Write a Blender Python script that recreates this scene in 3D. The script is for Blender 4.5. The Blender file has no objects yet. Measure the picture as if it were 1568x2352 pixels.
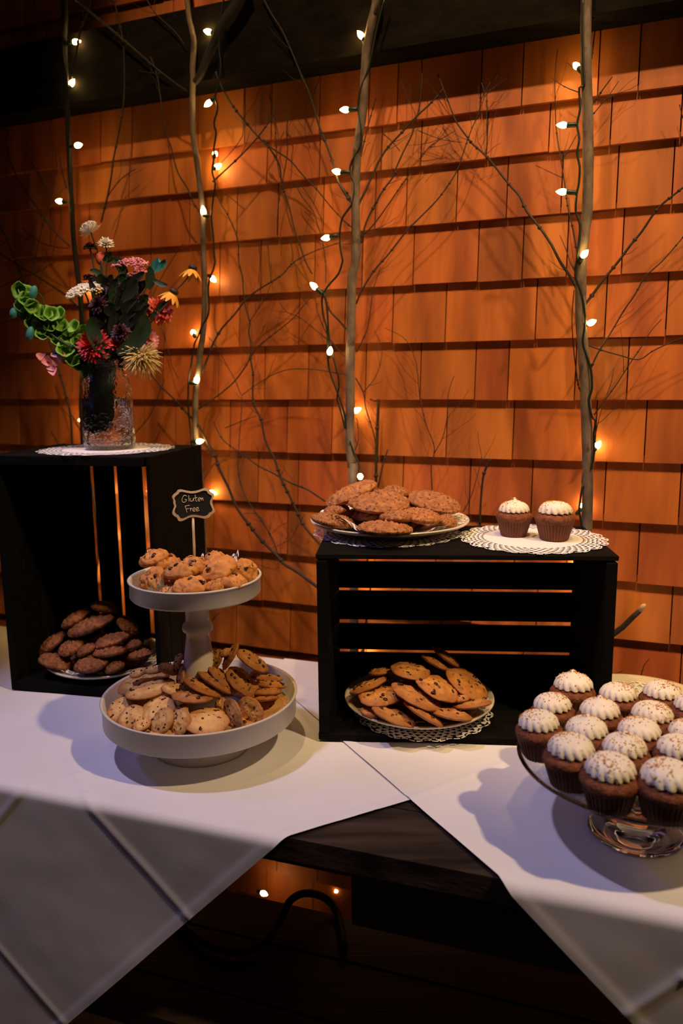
import bpy, bmesh, math, random
import numpy as np
from mathutils import Vector, Matrix, noise, Quaternion

random.seed(7); np.random.seed(7)
scene = bpy.context.scene
COL = scene.collection

# ------------------------------------------------------------------ camera
F_PX, CX, CY = 1790.8, 784.0, 1176.0          # focal length and centre, in 1568x2352 pixels
TZ = 0.75                                     # table top height
HC = TZ + 0.5845                              # camera height
PITCH, ROLL = 0.1737238, -0.0105816
_F = Vector((0, math.cos(PITCH), -math.sin(PITCH)))
_R0 = Vector((1, 0, 0)); _U0 = _R0.cross(_F)
_R = _R0 * math.cos(ROLL) + _U0 * math.sin(ROLL)
_U = _U0 * math.cos(ROLL) - _R0 * math.sin(ROLL)
EYE = Vector((0, 0, HC))
cam_d = bpy.data.cameras.new('camera'); cam = bpy.data.objects.new('camera', cam_d); COL.objects.link(cam)
cam_d.sensor_fit = 'VERTICAL'; cam_d.sensor_height = 36.0; cam_d.lens = F_PX / 2352 * 36.0
cam_d.clip_start = 0.02; cam_d.clip_end = 50
cam.matrix_world = Matrix(((_R.x, _U.x, -_F.x, EYE.x), (_R.y, _U.y, -_F.y, EYE.y), (_R.z, _U.z, -_F.z, EYE.z), (0, 0, 0, 1)))
cam_d.dof.use_dof = True; cam_d.dof.focus_distance = 1.22; cam_d.dof.aperture_fstop = 3.2
scene.camera = cam

# ------------------------------------------------------------------ world, lamps, exposure
scene.view_settings.view_transform = 'Standard'; scene.view_settings.look = 'None'
scene.view_settings.gamma = 1.0; scene.view_settings.use_curve_mapping = False
scene.view_settings.exposure = 0.0
world = bpy.data.worlds.new('world'); scene.world = world; world.use_nodes = True
bg = world.node_tree.nodes['Background']; bg.inputs[0].default_value = (0.95, 0.52, 0.38, 1); bg.inputs[1].default_value = 0.0125

def aim_light(name, kind, loc, target, energy, color, size, spot=None):
    d = bpy.data.lights.new(name, kind); d.energy = energy; d.color = color
    if kind == 'AREA': d.shape = 'DISK'; d.size = size
    else: d.shadow_soft_size = size
    if kind == 'SPOT': d.spot_size = math.radians(spot); d.spot_blend = 0.5
    o = bpy.data.objects.new(name, d); COL.objects.link(o); o.location = loc
    v = Vector(target) - Vector(loc); o.rotation_euler = v.to_track_quat('-Z', 'Y').to_euler(); return o
TGT = Vector((-0.05, 1.1, TZ))
# warm ceiling spot above right, cool ceiling spot above left, warm spot that washes the wall
aim_light('ceiling_spot_warm', 'SPOT', TGT + Vector((0.56, -0.42, 1.0)) * 2.6, TGT, 200, (1.0, 0.69, 0.36), 0.05, 46)
aim_light('ceiling_spot_cool', 'SPOT', TGT + Vector((-0.36, -0.09, 1.0)) * 2.4, TGT, 84, (0.70, 0.62, 1.0), 0.05, 38)
for _i, (_x, _y) in enumerate(((-0.35, 0.605), (0.25, 0.365))):
    aim_light('ceiling_spot_wall', 'SPOT', (_x, _y, 3.27), (_x + 0.433, _y + 1.087, 1.58), 83, (1.0, 0.62, 0.28), 0.03, 50)
# soft blue stage lamp far to the left
aim_light('blue_stage_lamp', 'SPOT', (-2.1, 1.35, 2.6), (0.15, 0.85, 0.72), 24, (0.20, 0.22, 1.0), 0.10, 34)

# ------------------------------------------------------------------ helpers
def ray(px, py):
    return _F + _R * ((px - CX) / F_PX) - _U * ((py - CY) / F_PX)
def atz(px, py, z):                           # the point of a picture ray at a height
    d = ray(px, py); return EYE + d * ((z - HC) / d.z)
def aty(px, py, y):
    d = ray(px, py); return EYE + d * (y / d.y)
def onpl(px, py, p0, n):
    d = ray(px, py); return EYE + d * ((Vector(p0) - EYE).dot(n) / d.dot(n))
PSI = 0.3789
WW = Vector((math.cos(PSI), -math.sin(PSI), 0)); WN = Vector((math.sin(PSI), math.cos(PSI), 0))
WD = 1.58                                     # wall distance along its normal
def onwall(px, py, off=0.0):                  # off: how far in front of the shingles
    d = ray(px, py); return EYE + d * ((WD - off) / d.dot(WN))

def smooth_on(me):
    me.polygons.foreach_set('use_smooth', [True] * len(me.polygons))
def mesh(name, v, f, mat=None, smooth=True):
    me = bpy.data.meshes.new(name); me.from_pydata([tuple(p) for p in v], [], f); me.update()
    if smooth: smooth_on(me)
    if mat: me.materials.append(mat)
    return me
def link(name, me, parent=None, loc=None):
    o = bpy.data.objects.new(name, me); COL.objects.link(o)
    if loc is not None: o.location = loc
    if parent: o.parent = parent
    return o
def tag(o, label=None, cat=None, group=None, kind=None):
    if label: o['label'] = label
    if cat: o['category'] = cat
    if group: o['group'] = group
    if kind: o['kind'] = kind
    return o
def root(name, loc, label, cat, group=None, rot=None):
    o = bpy.data.objects.new(name, None); COL.objects.link(o); o.location = loc; o.empty_display_size = 0.02
    if rot is not None: o.rotation_mode = 'QUATERNION'; o.rotation_quaternion = rot
    return tag(o, label, cat, group)
def part(name, v, f, mat, parent, smooth=True, shift=None):
    """vertices in world space; made local to the parent's (unrotated) location"""
    s = Vector(shift) if shift is not None else Vector(parent_origin(parent))
    return link(name, mesh(name, [Vector(p) - s for p in v], f, mat, smooth), parent)
def parent_origin(o):
    s = Vector((0, 0, 0))
    while o: s += Vector(o.location); o = o.parent
    return s

def box(x0, x1, y0, y1, z0, z1, bev=0.0):
    v = [(x, y, z) for x in (x0, x1) for y in (y0, y1) for z in (z0, z1)]
    f = [(0, 1, 3, 2), (4, 6, 7, 5), (0, 4, 5, 1), (2, 3, 7, 6), (0, 2, 6, 4), (1, 5, 7, 3)]
    if not bev: return v, f
    bm = bmesh.new(); vs = [bm.verts.new(p) for p in v]
    for q in f: bm.faces.new([vs[i] for i in q])
    bmesh.ops.bevel(bm, geom=list(bm.edges), offset=bev, segments=1, affect='EDGES')
    v2 = [p.co.copy() for p in bm.verts]; bm.verts.index_update()
    f2 = [tuple(p.index for p in q.verts) for q in bm.faces]; bm.free(); return v2, f2
def join(*vf):
    V, Fc = [], []
    for v, f in vf:
        n = len(V); V += [Vector(p) for p in v]; Fc += [tuple(i + n for i in q) for q in f]
    return V, Fc
def xf(vf, m):
    return [m @ Vector(p) for p in vf[0]], vf[1]
def smoothpts(P, r, k=3):
    P = [Vector(p) for p in P]
    if len(P) < 3 or k < 2: return P, list(r)
    out, ro = [], []
    for i in range(len(P) - 1):
        p0 = P[max(i - 1, 0)]; p1 = P[i]; p2 = P[i + 1]; p3 = P[min(i + 2, len(P) - 1)]
        for j in range(k):
            t = j / k
            out.append(0.5 * ((2 * p1) + (p2 - p0) * t + (2 * p0 - 5 * p1 + 4 * p2 - p3) * t * t + (3 * p1 - p0 - 3 * p2 + p3) * t ** 3))
            ro.append(r[i] * (1 - t) + r[i + 1] * t)
    out.append(P[-1]); ro.append(r[-1]); return out, ro
def tube(P, r, n=6, cap=True):
    P = [Vector(p) for p in P]
    if not hasattr(r, '__len__'): r = [r] * len(P)
    V, Fc = [], []; a = None
    for i, p in enumerate(P):
        t = (P[min(i + 1, len(P) - 1)] - P[max(i - 1, 0)])
        t = t.normalized() if t.length > 1e-9 else Vector((0, 0, 1))
        if a is None: a = t.orthogonal().normalized()
        a = (a - t * a.dot(t)); a = a.normalized() if a.length > 1e-6 else t.orthogonal().normalized()
        b = t.cross(a)
        for j in range(n):
            th = 2 * math.pi * j / n; V.append(p + (a * math.cos(th) + b * math.sin(th)) * r[i])
    for i in range(len(P) - 1):
        for j in range(n):
            k = (j + 1) % n; Fc.append((i * n + j, i * n + k, (i + 1) * n + k, (i + 1) * n + j))
    if cap:
        Fc.append(tuple(range(n))[::-1]); Fc.append(tuple((len(P) - 1) * n + j for j in range(n)))
    return V, Fc
def lathe(prof, n=48, c=(0, 0, 0), closed=False, fn=None):
    V, Fc = [], []; c = Vector(c)
    for i, (r, z) in enumerate(prof):
        for j in range(n):
            th = 2 * math.pi * j / n; rr = r * (fn(th, i) if fn else 1.0)
            V.append(c + Vector((rr * math.cos(th), rr * math.sin(th), z)))
    m = len(prof)
    for i in range(m if closed else m - 1):
        for j in range(n):
            k = (j + 1) % n; i2 = (i + 1) % m
            Fc.append((i * n + j, i * n + k, i2 * n + k, i2 * n + j))
    return V, Fc
def ellipsoid(c, rx, ry, rz, q=None, u=8, w=6):
    V = []; Fc = []; c = Vector(c)
    for i in range(w + 1):
        ph = math.pi * i / w
        for j in range(u):
            th = 2 * math.pi * j / u
            p = Vector((rx * math.sin(ph) * math.cos(th), ry * math.sin(ph) * math.sin(th), rz * math.cos(ph)))
            V.append(c + (q @ p if q else p))
    for i in range(w):
        for j in range(u):
            k = (j + 1) % u; Fc.append((i * u + j, i * u + k, (i + 1) * u + k, (i + 1) * u + j))
    return V, Fc
def from_to(a, b):
    return Vector(a).rotation_difference(Vector(b))

# ------------------------------------------------------------------ materials
def mat(name, c1, c2=None, scale=20, rough=0.6, bump=0.0, stretch=(1, 1, 1), detail=4, spec=0.5, rnd=0.0, hue=0.0,
        c3=None, p3=(0.62, 0.7), s3=60, ring=None, coord='Object', bscale=None, bdist=0.002, sub=0.0, sheen=0.0, metal=0.0):
    m = bpy.data.materials.new(name); m.use_nodes = True; nt = m.node_tree; N = nt.nodes; L = nt.links
    b = N['Principled BSDF']; b.inputs['Roughness'].default_value = rough; b.inputs['Specular IOR Level'].default_value = spec
    b.inputs['Metallic'].default_value = metal
    if sub: b.inputs['Subsurface Weight'].default_value = sub; b.inputs['Subsurface Radius'].default_value = (0.006, 0.003, 0.0015); b.inputs['Subsurface Scale'].default_value = 1.0
    b.inputs['Base Color'].default_value = (*c1, 1)
    tc = N.new('ShaderNodeTexCoord'); mp = N.new('ShaderNodeMapping'); mp.inputs['Scale'].default_value = stretch
    L.new(tc.outputs[coord], mp.inputs[0])
    vec = mp.outputs[0]
    if rnd:
        oi = N.new('ShaderNodeObjectInfo'); ad = N.new('ShaderNodeVectorMath'); ad.operation = 'ADD'
        ml = N.new('ShaderNodeMath'); ml.operation = 'MULTIPLY'; ml.inputs[1].default_value = 37.0
        L.new(oi.outputs['Random'], ml.inputs[0]); L.new(vec, ad.inputs[0]); L.new(ml.outputs[0], ad.inputs[1]); vec = ad.outputs[0]
    col = None
    if c2:
        n = N.new('ShaderNodeTexNoise'); n.inputs['Scale'].default_value = scale; n.inputs['Detail'].default_value = detail
        L.new(vec, n.inputs['Vector']); r = N.new('ShaderNodeValToRGB')
        r.color_ramp.elements[0].position = 0.32; r.color_ramp.elements[1].position = 0.68
        r.color_ramp.elements[0].color = (*c1, 1); r.color_ramp.elements[1].color = (*c2, 1)
        L.new(n.outputs['Fac'], r.inputs[0]); col = r.outputs[0]
    if c3:
        n3 = N.new('ShaderNodeTexNoise'); n3.inputs['Scale'].default_value = s3; n3.inputs['Detail'].default_value = 3
        L.new(vec, n3.inputs['Vector']); r3 = N.new('ShaderNodeValToRGB')
        r3.color_ramp.elements[0].position = p3[0]; r3.color_ramp.elements[1].position = p3[1]
        r3.color_ramp.elements[0].color = (0, 0, 0, 1); r3.color_ramp.elements[1].color = (1, 1, 1, 1)
        L.new(n3.outputs['Fac'], r3.inputs[0]); mx = N.new('ShaderNodeMix'); mx.data_type = 'RGBA'
        L.new(r3.outputs[0], mx.inputs['Factor'])
        if col: L.new(col, mx.inputs['A'])
        else: mx.inputs['A'].default_value = (*c1, 1)
        mx.inputs['B'].default_value = (*c3, 1); col = mx.outputs['Result']
    if ring:                                  # browner baked edge
        ln = N.new('ShaderNodeVectorMath'); ln.operation = 'LENGTH'; fl_ = N.new('ShaderNodeMapping'); fl_.inputs['Scale'].default_value = (1, 1, 0)
        L.new(tc.outputs['Object'], fl_.inputs[0]); L.new(fl_.outputs[0], ln.inputs[0]); rm = N.new('ShaderNodeMapRange')
        rm.inputs['From Min'].default_value = ring[0] * 0.62; rm.inputs['From Max'].default_value = ring[0] * 1.02
        L.new(ln.outputs['Value'], rm.inputs['Value']); mr_ = N.new('ShaderNodeMix'); mr_.data_type = 'RGBA'
        L.new(rm.outputs[0], mr_.inputs['Factor']); L.new(col, mr_.inputs['A']); mr_.inputs['B'].default_value = (*ring[1], 1); col = mr_.outputs['Result']
    if rnd:
        hs = N.new('ShaderNodeHueSaturation'); mr = N.new('ShaderNodeMapRange')
        mr.inputs['To Min'].default_value = 1 - rnd; mr.inputs['To Max'].default_value = 1 + rnd
        L.new(oi.outputs['Random'], mr.inputs['Value']); L.new(mr.outputs[0], hs.inputs['Value'])
        if hue:
            mh = N.new('ShaderNodeMapRange'); mh.inputs['To Min'].default_value = 0.5 - hue; mh.inputs['To Max'].default_value = 0.5 + hue
            fr = N.new('ShaderNodeMath'); fr.operation = 'FRACT'; m7 = N.new('ShaderNodeMath'); m7.operation = 'MULTIPLY'; m7.inputs[1].default_value = 7.31
            L.new(oi.outputs['Random'], m7.inputs[0]); L.new(m7.outputs[0], fr.inputs[0]); L.new(fr.outputs[0], mh.inputs['Value']); L.new(mh.outputs[0], hs.inputs['Hue'])
        if col: L.new(col, hs.inputs['Color'])
        else: hs.inputs['Color'].default_value = (*c1, 1)
        col = hs.outputs[0]
    if col: L.new(col, b.inputs['Base Color'])
    if bump:
        nb = N.new('ShaderNodeTexNoise'); nb.inputs['Scale'].default_value = bscale or scale * 2; nb.inputs['Detail'].default_value = 5
        L.new(vec, nb.inputs['Vector']); bp = N.new('ShaderNodeBump'); bp.inputs['Strength'].default_value = bump; bp.inputs['Distance'].default_value = bdist
        L.new(nb.outputs['Fac'], bp.inputs['Height']); L.new(bp.outputs[0], b.inputs['Normal'])
    return m
def emit(name, c, s):
    m = bpy.data.materials.new(name); m.use_nodes = True; b = m.node_tree.nodes['Principled BSDF']
    b.inputs['Base Color'].default_value = (1, .9, .7, 1); b.inputs['Emission Color'].default_value = (*c, 1); b.inputs['Emission Strength'].default_value = s
    return m
def glass(name, c=(1, 1, 1), rough=0.0, ior=1.48, bump=0):
    m = bpy.data.materials.new(name); m.use_nodes = True; nt = m.node_tree; b = nt.nodes['Principled BSDF']
    b.inputs['Base Color'].default_value = (*c, 1); b.inputs['Roughness'].default_value = rough; b.inputs['IOR'].default_value = ior
    b.inputs['Transmission Weight'].default_value = 1.0
    if bump:
        n = nt.nodes.new('ShaderNodeTexNoise'); n.inputs['Scale'].default_value = 95; tc = nt.nodes.new('ShaderNodeTexCoord')
        bp = nt.nodes.new('ShaderNodeBump'); bp.inputs['Strength'].default_value = bump; bp.inputs['Distance'].default_value = 0.006
        nt.links.new(tc.outputs['Object'], n.inputs['Vector']); nt.links.new(n.outputs['Fac'], bp.inputs['Height']); nt.links.new(bp.outputs[0], b.inputs['Normal'])
    return m

M = {}
M['cedar'] = mat('cedar shingle', (0.29, 0.064, 0.009), (0.56, 0.148, 0.022), scale=11, rough=0.62, bump=0.35, stretch=(1.8, 1.8, 0.16), rnd=0.15, hue=0.006, c3=(0.16, 0.028, 0.006), p3=(0.58, 0.78), s3=4.5, bscale=60, bdist=0.0015)
M['wall'] = mat('wall sheathing', (0.02, 0.01, 0.005), rough=0.9)
M['beam'] = mat('rough sawn beam', (0.004, 0.003, 0.002), (0.012, 0.0085, 0.006), scale=14, rough=0.9, spec=0.08, bump=0.6, stretch=(0.5, 3, 3), c3=(0.01, 0.007, 0.005), s3=18)
M['floorb'] = mat('floor board', (0.035, 0.018, 0.010), (0.065, 0.034, 0.018), scale=10, rough=0.55, stretch=(0.3, 3, 3), rnd=0.2)
M['tablew'] = mat('dark table plank', (0.009, 0.006, 0.0045), (0.055, 0.036, 0.026), scale=9, rough=0.5, spec=0.3, bump=0.5, stretch=(0.35, 4, 4), rnd=0.15, c3=(0.012, 0.007, 0.005), s3=12, bscale=40)
M['crate'] = mat('black stained wood', (0.0016, 0.0015, 0.0012), (0.005, 0.004, 0.003), scale=12, rough=0.8, bump=0.4, stretch=(0.4, 4, 4), spec=0.10, rnd=0.2)
M['cloth'] = mat('white table linen', (0.74, 0.72, 0.72), (0.80, 0.78, 0.78), scale=6, rough=0.85, bump=0.25, bscale=700, bdist=0.0004, spec=0.2)
M['birch'] = mat('pale sapling bark', (0.085, 0.060, 0.042), (0.21, 0.15, 0.11), scale=60, rough=0.8, bump=0.4, stretch=(1, 1, 0.5), c3=(0.07, 0.045, 0.03), s3=45, p3=(0.6, 0.68))
M['darkbark'] = mat('dark bark', (0.006, 0.004, 0.003), (0.018, 0.011, 0.007), scale=60, rough=0.8, bump=0.4)
M['twig'] = mat('twig bark', (0.014, 0.007, 0.004), (0.034, 0.017, 0.010), scale=80, rough=0.7)
M['cutwood'] = mat('cut wood end', (0.62, 0.42, 0.22), rough=0.7)
M['wire'] = mat('dark green wire', (0.006, 0.012, 0.008), rough=0.45)
M['socket'] = mat('green lamp socket', (0.008, 0.03, 0.018), rough=0.4)
M['bulb'] = emit('lit bulb', (1.0, 0.64, 0.20), 60)
M['plate'] = mat('cream china', (0.72, 0.64, 0.50), rough=0.18, spec=0.6)
M['tray'] = mat('cream enamelled metal', (0.66, 0.60, 0.50), rough=0.35, spec=0.5)
M['paper'] = mat('white paper lace', (0.80, 0.78, 0.76), rough=0.9, spec=0.1)
M['frost'] = mat('cream frosting', (0.88, 0.80, 0.62), (0.92, 0.85, 0.70), scale=30, rough=0.5, sub=0.25, bump=0.15, bscale=200, bdist=0.0006)
M['sugar'] = mat('brown sugar crystals', (0.48, 0.18, 0.018), (0.68, 0.32, 0.04), scale=900, rough=0.3, coord='Object')
M['cake'] = mat('carrot cake crumb', (0.15, 0.036, 0.008), (0.27, 0.078, 0.018), scale=120, rough=0.75, bump=1.0, bscale=330, bdist=0.0030)
M['wrapper'] = mat('brown baking paper', (0.17, 0.044, 0.012), (0.11, 0.026, 0.008), scale=40, rough=0.55)
M['gf'] = mat('chunky cookie dough', (0.46, 0.165, 0.028), (0.72, 0.31, 0.070), scale=55, rough=0.7, bump=0.8, bscale=160, bdist=0.0016, c3=(0.22, 0.08, 0.022), s3=120, p3=(0.60, 0.68), rnd=0.12)
M['choc'] = mat('pale chocolate chip cookie', (0.56, 0.27, 0.075), (0.80, 0.49, 0.17), scale=45, rough=0.75, bump=0.6, bscale=190, bdist=0.001, c3=(0.13, 0.045, 0.02), s3=130, p3=(0.64, 0.69), rnd=0.12, ring=(0.036, (0.42, 0.17, 0.045)))
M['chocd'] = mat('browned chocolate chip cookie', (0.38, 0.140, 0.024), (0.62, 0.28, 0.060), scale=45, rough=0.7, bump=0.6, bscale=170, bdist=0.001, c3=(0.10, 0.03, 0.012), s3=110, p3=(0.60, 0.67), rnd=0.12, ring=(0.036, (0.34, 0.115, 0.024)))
M['oat'] = mat('oatmeal cookie', (0.27, 0.085, 0.020), (0.52, 0.21, 0.062), scale=110, rough=0.75, bump=1.0, bscale=240, bdist=0.002, c3=(0.11, 0.032, 0.012), s3=150, p3=(0.58, 0.66), rnd=0.12)
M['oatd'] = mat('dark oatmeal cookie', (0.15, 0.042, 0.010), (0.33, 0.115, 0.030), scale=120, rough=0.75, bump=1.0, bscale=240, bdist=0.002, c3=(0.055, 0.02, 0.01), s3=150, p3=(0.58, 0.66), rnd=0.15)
M['chip'] = mat('dark chocolate', (0.035, 0.012, 0.008), rough=0.35)
M['glass'] = glass('clear glass')
M['jarglass'] = glass('wavy clear glass', bump=0.55)
M['water'] = glass('water', ior=1.33)
M['black'] = mat('chalkboard black', (0.008, 0.008, 0.008), rough=0.8)
M['signwood'] = mat('pale sign wood', (0.72, 0.55, 0.36), rough=0.6)
M['chalk'] = mat('chalk lettering', (0.80, 0.70, 0.46), rough=0.9)
def pm(n, a, b=None, **k):
    M[n] = mat(n, a, b, scale=k.pop('scale', 60), rough=k.pop('rough', 0.6), **k)
pm('leaf', (0.006, 0.020, 0.007), (0.016, 0.045, 0.012)); pm('darkleaf', (0.004, 0.008, 0.005), (0.008, 0.015, 0.008))
pm('bells', (0.09, 0.27, 0.02), (0.22, 0.46, 0.06)); pm('tealbud', (0.02, 0.16, 0.16), (0.04, 0.26, 0.22))
pm('whitepetal', (0.75, 0.68, 0.52), (0.85, 0.80, 0.66)); pm('pinkpetal', (0.70, 0.20, 0.26), (0.85, 0.38, 0.42))
pm('redpetal', (0.42, 0.008, 0.012), (0.65, 0.03, 0.02)); pm('coral', (0.62, 0.06, 0.05), (0.75, 0.16, 0.12))
pm('mum', (0.66, 0.48, 0.16), (0.80, 0.64, 0.30)); pm('yellow', (0.70, 0.30, 0.02), (0.85, 0.45, 0.05))
pm('maroon', (0.03, 0.002, 0.007), (0.06, 0.004, 0.012)); pm('darkcone', (0.015, 0.006, 0.004)); pm('stemg', (0.02, 0.045, 0.015))
pm('stemdark', (0.0025, 0.005, 0.004), (0.005, 0.009, 0.006), rough=0.9, spec=0.1)
M['cord'] = mat('black rubber cord', (0.004, 0.0015, 0.0055), rough=0.6)

# ------------------------------------------------------------------ the wall of cedar shingles
def wpt(s, z, off=0.0):
    p = WN * (WD - off) + WW * s; return Vector((p.x, p.y, z))
wall = link('wall_back', mesh('wall_back', *join(([wpt(-2.6, -0.05, -0.05), wpt(1.6, -0.05, -0.05), wpt(1.6, 3.1, -0.05), wpt(-2.6, 3.1, -0.05),
      wpt(-2.6, -0.05, -0.16), wpt(1.6, -0.05, -0.16), wpt(1.6, 3.1, -0.16), wpt(-2.6, 3.1, -0.16)],
      [(0, 1, 2, 3), (5, 4, 7, 6), (0, 4, 5, 1), (3, 2, 6, 7), (1, 5, 6, 2), (4, 0, 3, 7)])), M['wall'], False))
tag(wall, kind='structure')
hk = [0.3110, 0.2568, 0.1865, 0.1135, 0.0413, -0.0326, -0.1071, -0.1813, -0.2559, -0.3299, -0.4040]
rows = [HC + h * WD for h in hk]
while rows[-1] > 0.1: rows.append(rows[-1] - 0.1175)
rows_up = [rows[0] + 0.117, rows[0] + 0.225, HC + 0.812, HC + 0.930, HC + 1.048]
JOINTS = {0: [1470, 1200, 1104, 911, 845, 731, 620, 558, 450, 297, 224, 112, 12], 1: [1404, 1262, 1118, 966, 874, 731, 609, 495, 382, 290, 170, 56],
  2: [1546, 1418, 1290, 1164, 1048, 932, 860, 740, 635, 540, 430, 341, 197, 105, 25], 3: [1429, 1302, 1200, 1097, 948, 830, 720, 595, 500, 340, 265, 150, 38],
  4: [1530, 1390, 1230, 1022, 900, 790, 684, 546, 372, 230, 110], 5: [1440, 1320, 1166, 1090, 964, 838, 705, 605, 498, 370, 250, 160, 68],
  6: [1480, 1366, 1177, 1024, 867, 760, 657, 526, 400, 280, 130, 40], 7: [1558, 1386, 1219, 1077, 923, 820, 683, 591, 480, 330, 210, 90],
  8: [1462, 1300, 1180, 1000, 860, 659, 489, 380, 240, 60], 9: [1537, 1380, 1230, 1080, 920, 750, 600, 450, 300, 130],
  10: [1563, 1400, 1200, 1010, 840, 664, 540, 400, 250, 20]}
MIDY = {0: 190, 1: 300, 2: 430, 3: 570, 4: 710, 5: 850, 6: 990, 7: 1130, 8: 1270, 9: 1400, 10: 1450}
def shingle_vf(s0, s1, zb, zt, q):
    g = 0.0012; s0 += g; s1 -= g; jb = random.uniform(-0.0012, 0.0012); th = 0.0105 + random.uniform(-0.001, 0.0015)
    tip = 0.0115 * (zt - zb) / q
    v = [wpt(s0, zb + jb, 0), wpt(s1, zb + jb + random.uniform(-0.0006, 0.0006), 0), wpt(s1, zt, -tip), wpt(s0, zt, -tip),
         wpt(s0, zb + jb, -th), wpt(s1, zb + jb, -th), wpt(s1, zt, -tip - 0.003), wpt(s0, zt, -tip - 0.003)]
    return v, [(0, 1, 2, 3), (5, 4, 7, 6), (0, 4, 5, 1), (3, 2, 6, 7), (1, 5, 6, 2), (4, 0, 3, 7)]
far_field = []
allrows = [(z, None) for z in reversed(rows_up)] + [(z, i) for i, z in enumerate(rows)]
for j, (zb, idx) in enumerate(allrows):
    up = allrows[j - 1][0] if j else zb + 0.118
    q = up - zb
    ss = []
    if idx is not None and idx <= 10:
        for x in JOINTS[idx]:
            p = onwall(x, MIDY[idx] + (0.5 - x / 1568) * (560 - MIDY[idx]) * (0.55 if idx < 3 else 0.2)); ss.append(p.dot(WW))
    ss = sorted(ss)
    lo, hi = -2.55, 1.55
    full = [lo]
    tgt = ss + [hi]
    for t in tgt:
        while t - full[-1] > 0.20: full.append(full[-1] + random.uniform(0.09, 0.16))
        if t - full[-1] > 0.035: full.append(t)
    for a, b in zip(full[:-1], full[1:]):
        vf = shingle_vf(a, b, zb, up + 0.012, q)
        vis = (b > -1.62 and a < 0.12 and (HC - 0.70 < up) and zb < HC + 0.86)
        if vis and not (zb > rows[0] + 0.15 and up < HC + 0.74):
            o = part('shingle', vf[0], vf[1], M['cedar'], wall, False, shift=Vector(vf[0][0]))
            o.location = vf[0][0]
        else: far_field.append(vf)
o = part('shingle_field', *join(*far_field), M['cedar'], wall, False); tag(o, kind='stuff')

# the dark beam across the wall
bz0, bz1 = HC + 0.603, HC + 0.744
bm_v = [wpt(s, z, off) for s in (-2.6, 1.6) for off in (0.062, -0.01) for z in (bz0, bz1)]
vf = (bm_v, [(0, 1, 3, 2), (4, 6, 7, 5), (0, 4, 5, 1), (2, 3, 7, 6), (0, 2, 6, 4), (1, 5, 7, 3)])
beam = link('trim_1', mesh('trim_1', vf[0], vf[1], M['beam'], False)); tag(beam, 'rough dark timber beam running along the shingle wall above the lights', kind='structure')
fl = root('floor', (0, 0, 0), None, None); fl['kind'] = 'structure'
fl.name = 'floor'
for i in range(22):
    a = -0.9 + i * 0.13
    v = [WN * o_ + WW * s_ + Vector((0, 0, z_)) for s_ in (-2.6, 1.6) for o_ in (a, a + 0.127) for z_ in (-0.02, 0)]
    part('floor_board', v, [(0, 1, 3, 2), (4, 6, 7, 5), (0, 4, 5, 1), (2, 3, 7, 6), (0, 2, 6, 4), (1, 5, 7, 3)], M['floorb'], fl, False)

# ------------------------------------------------------------------ the table
TE = Vector((0.94573827, -0.32492942, 0)); TN = Vector((0.32492942, 0.94573827, 0)); TOFF = 0.8447
def tp(u, v, z=0.0):                          # u along the front edge, v inwards, z above the table top
    p = TN * (TOFF + v) + TE * u; return Vector((p.x, p.y, TZ + z))
def uv_of(px, py):
    P = atz(px, py, TZ)
    if P.dot(TN) >= TOFF: return P.dot(TE), P.dot(TN) - TOFF
    P = onpl(px, py, TN * TOFF + Vector((0, 0, TZ)), TN); return P.dot(TE), P.z - TZ
def ubox(u0, u1, v0, v1, z0, z1):
    v = [tp(u, w, z) for u in (u0, u1) for w in (v0, v1) for z in (z0, z1)]
    return v, [(0, 1, 3, 2), (4, 6, 7, 5), (0, 4, 5, 1), (2, 3, 7, 6), (0, 2, 6, 4), (1, 5, 7, 3)]
table = root('table', tp(0, 0.29, -TZ), 'long dark plank table standing along the shingle wall under white cloths', 'table')
vs = [0.0, 0.112, 0.232, 0.350, 0.470, 0.588]
for a, b in zip(vs[:-1], vs[1:]):
    part('top_plank', *ubox(-1.30, 0.95, a + 0.0012, b - 0.0012, -0.036, -0.002 - random.uniform(0, 0.0015)), M['tablew'], table, False)
ua = uv_of(792, 1990)[0]
part('front_apron', *ubox(-1.25, ua - 0.001, 0.022, 0.045, -0.056, -0.0365), M['tablew'], table, False)
part('front_apron', *ubox(ua + 0.001, 0.90, 0.022, 0.045, -0.125, -0.0365), M['tablew'], table, False)
part('rear_apron', *ubox(-1.25, 0.90, 0.54, 0.562, -0.09, -0.0365), M['tablew'], table, False)
for u, v in ((-1.22, 0.05), (-1.22, 0.52), (0.86, 0.05), (0.86, 0.52)):
    part('leg', *ubox(u - 0.03, u + 0.03, v - 0.02, v + 0.045, -TZ, -0.037), M['tablew'], table, False)
# lower shelf, its rear edge stops short of the wall
sv = [0.03, 0.105, 0.225, atz(610, 2064, TZ - 0.361).dot(TN) - TOFF]
for i, (a, b) in enumerate(zip(sv[:-1], sv[1:])):
    part('shelf_plank', *ubox(-1.25, 0.89, a + 0.0015, b - 0.0015, -0.392, -0.365 + 0.002 * i), M['tablew'], table, False)

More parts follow.
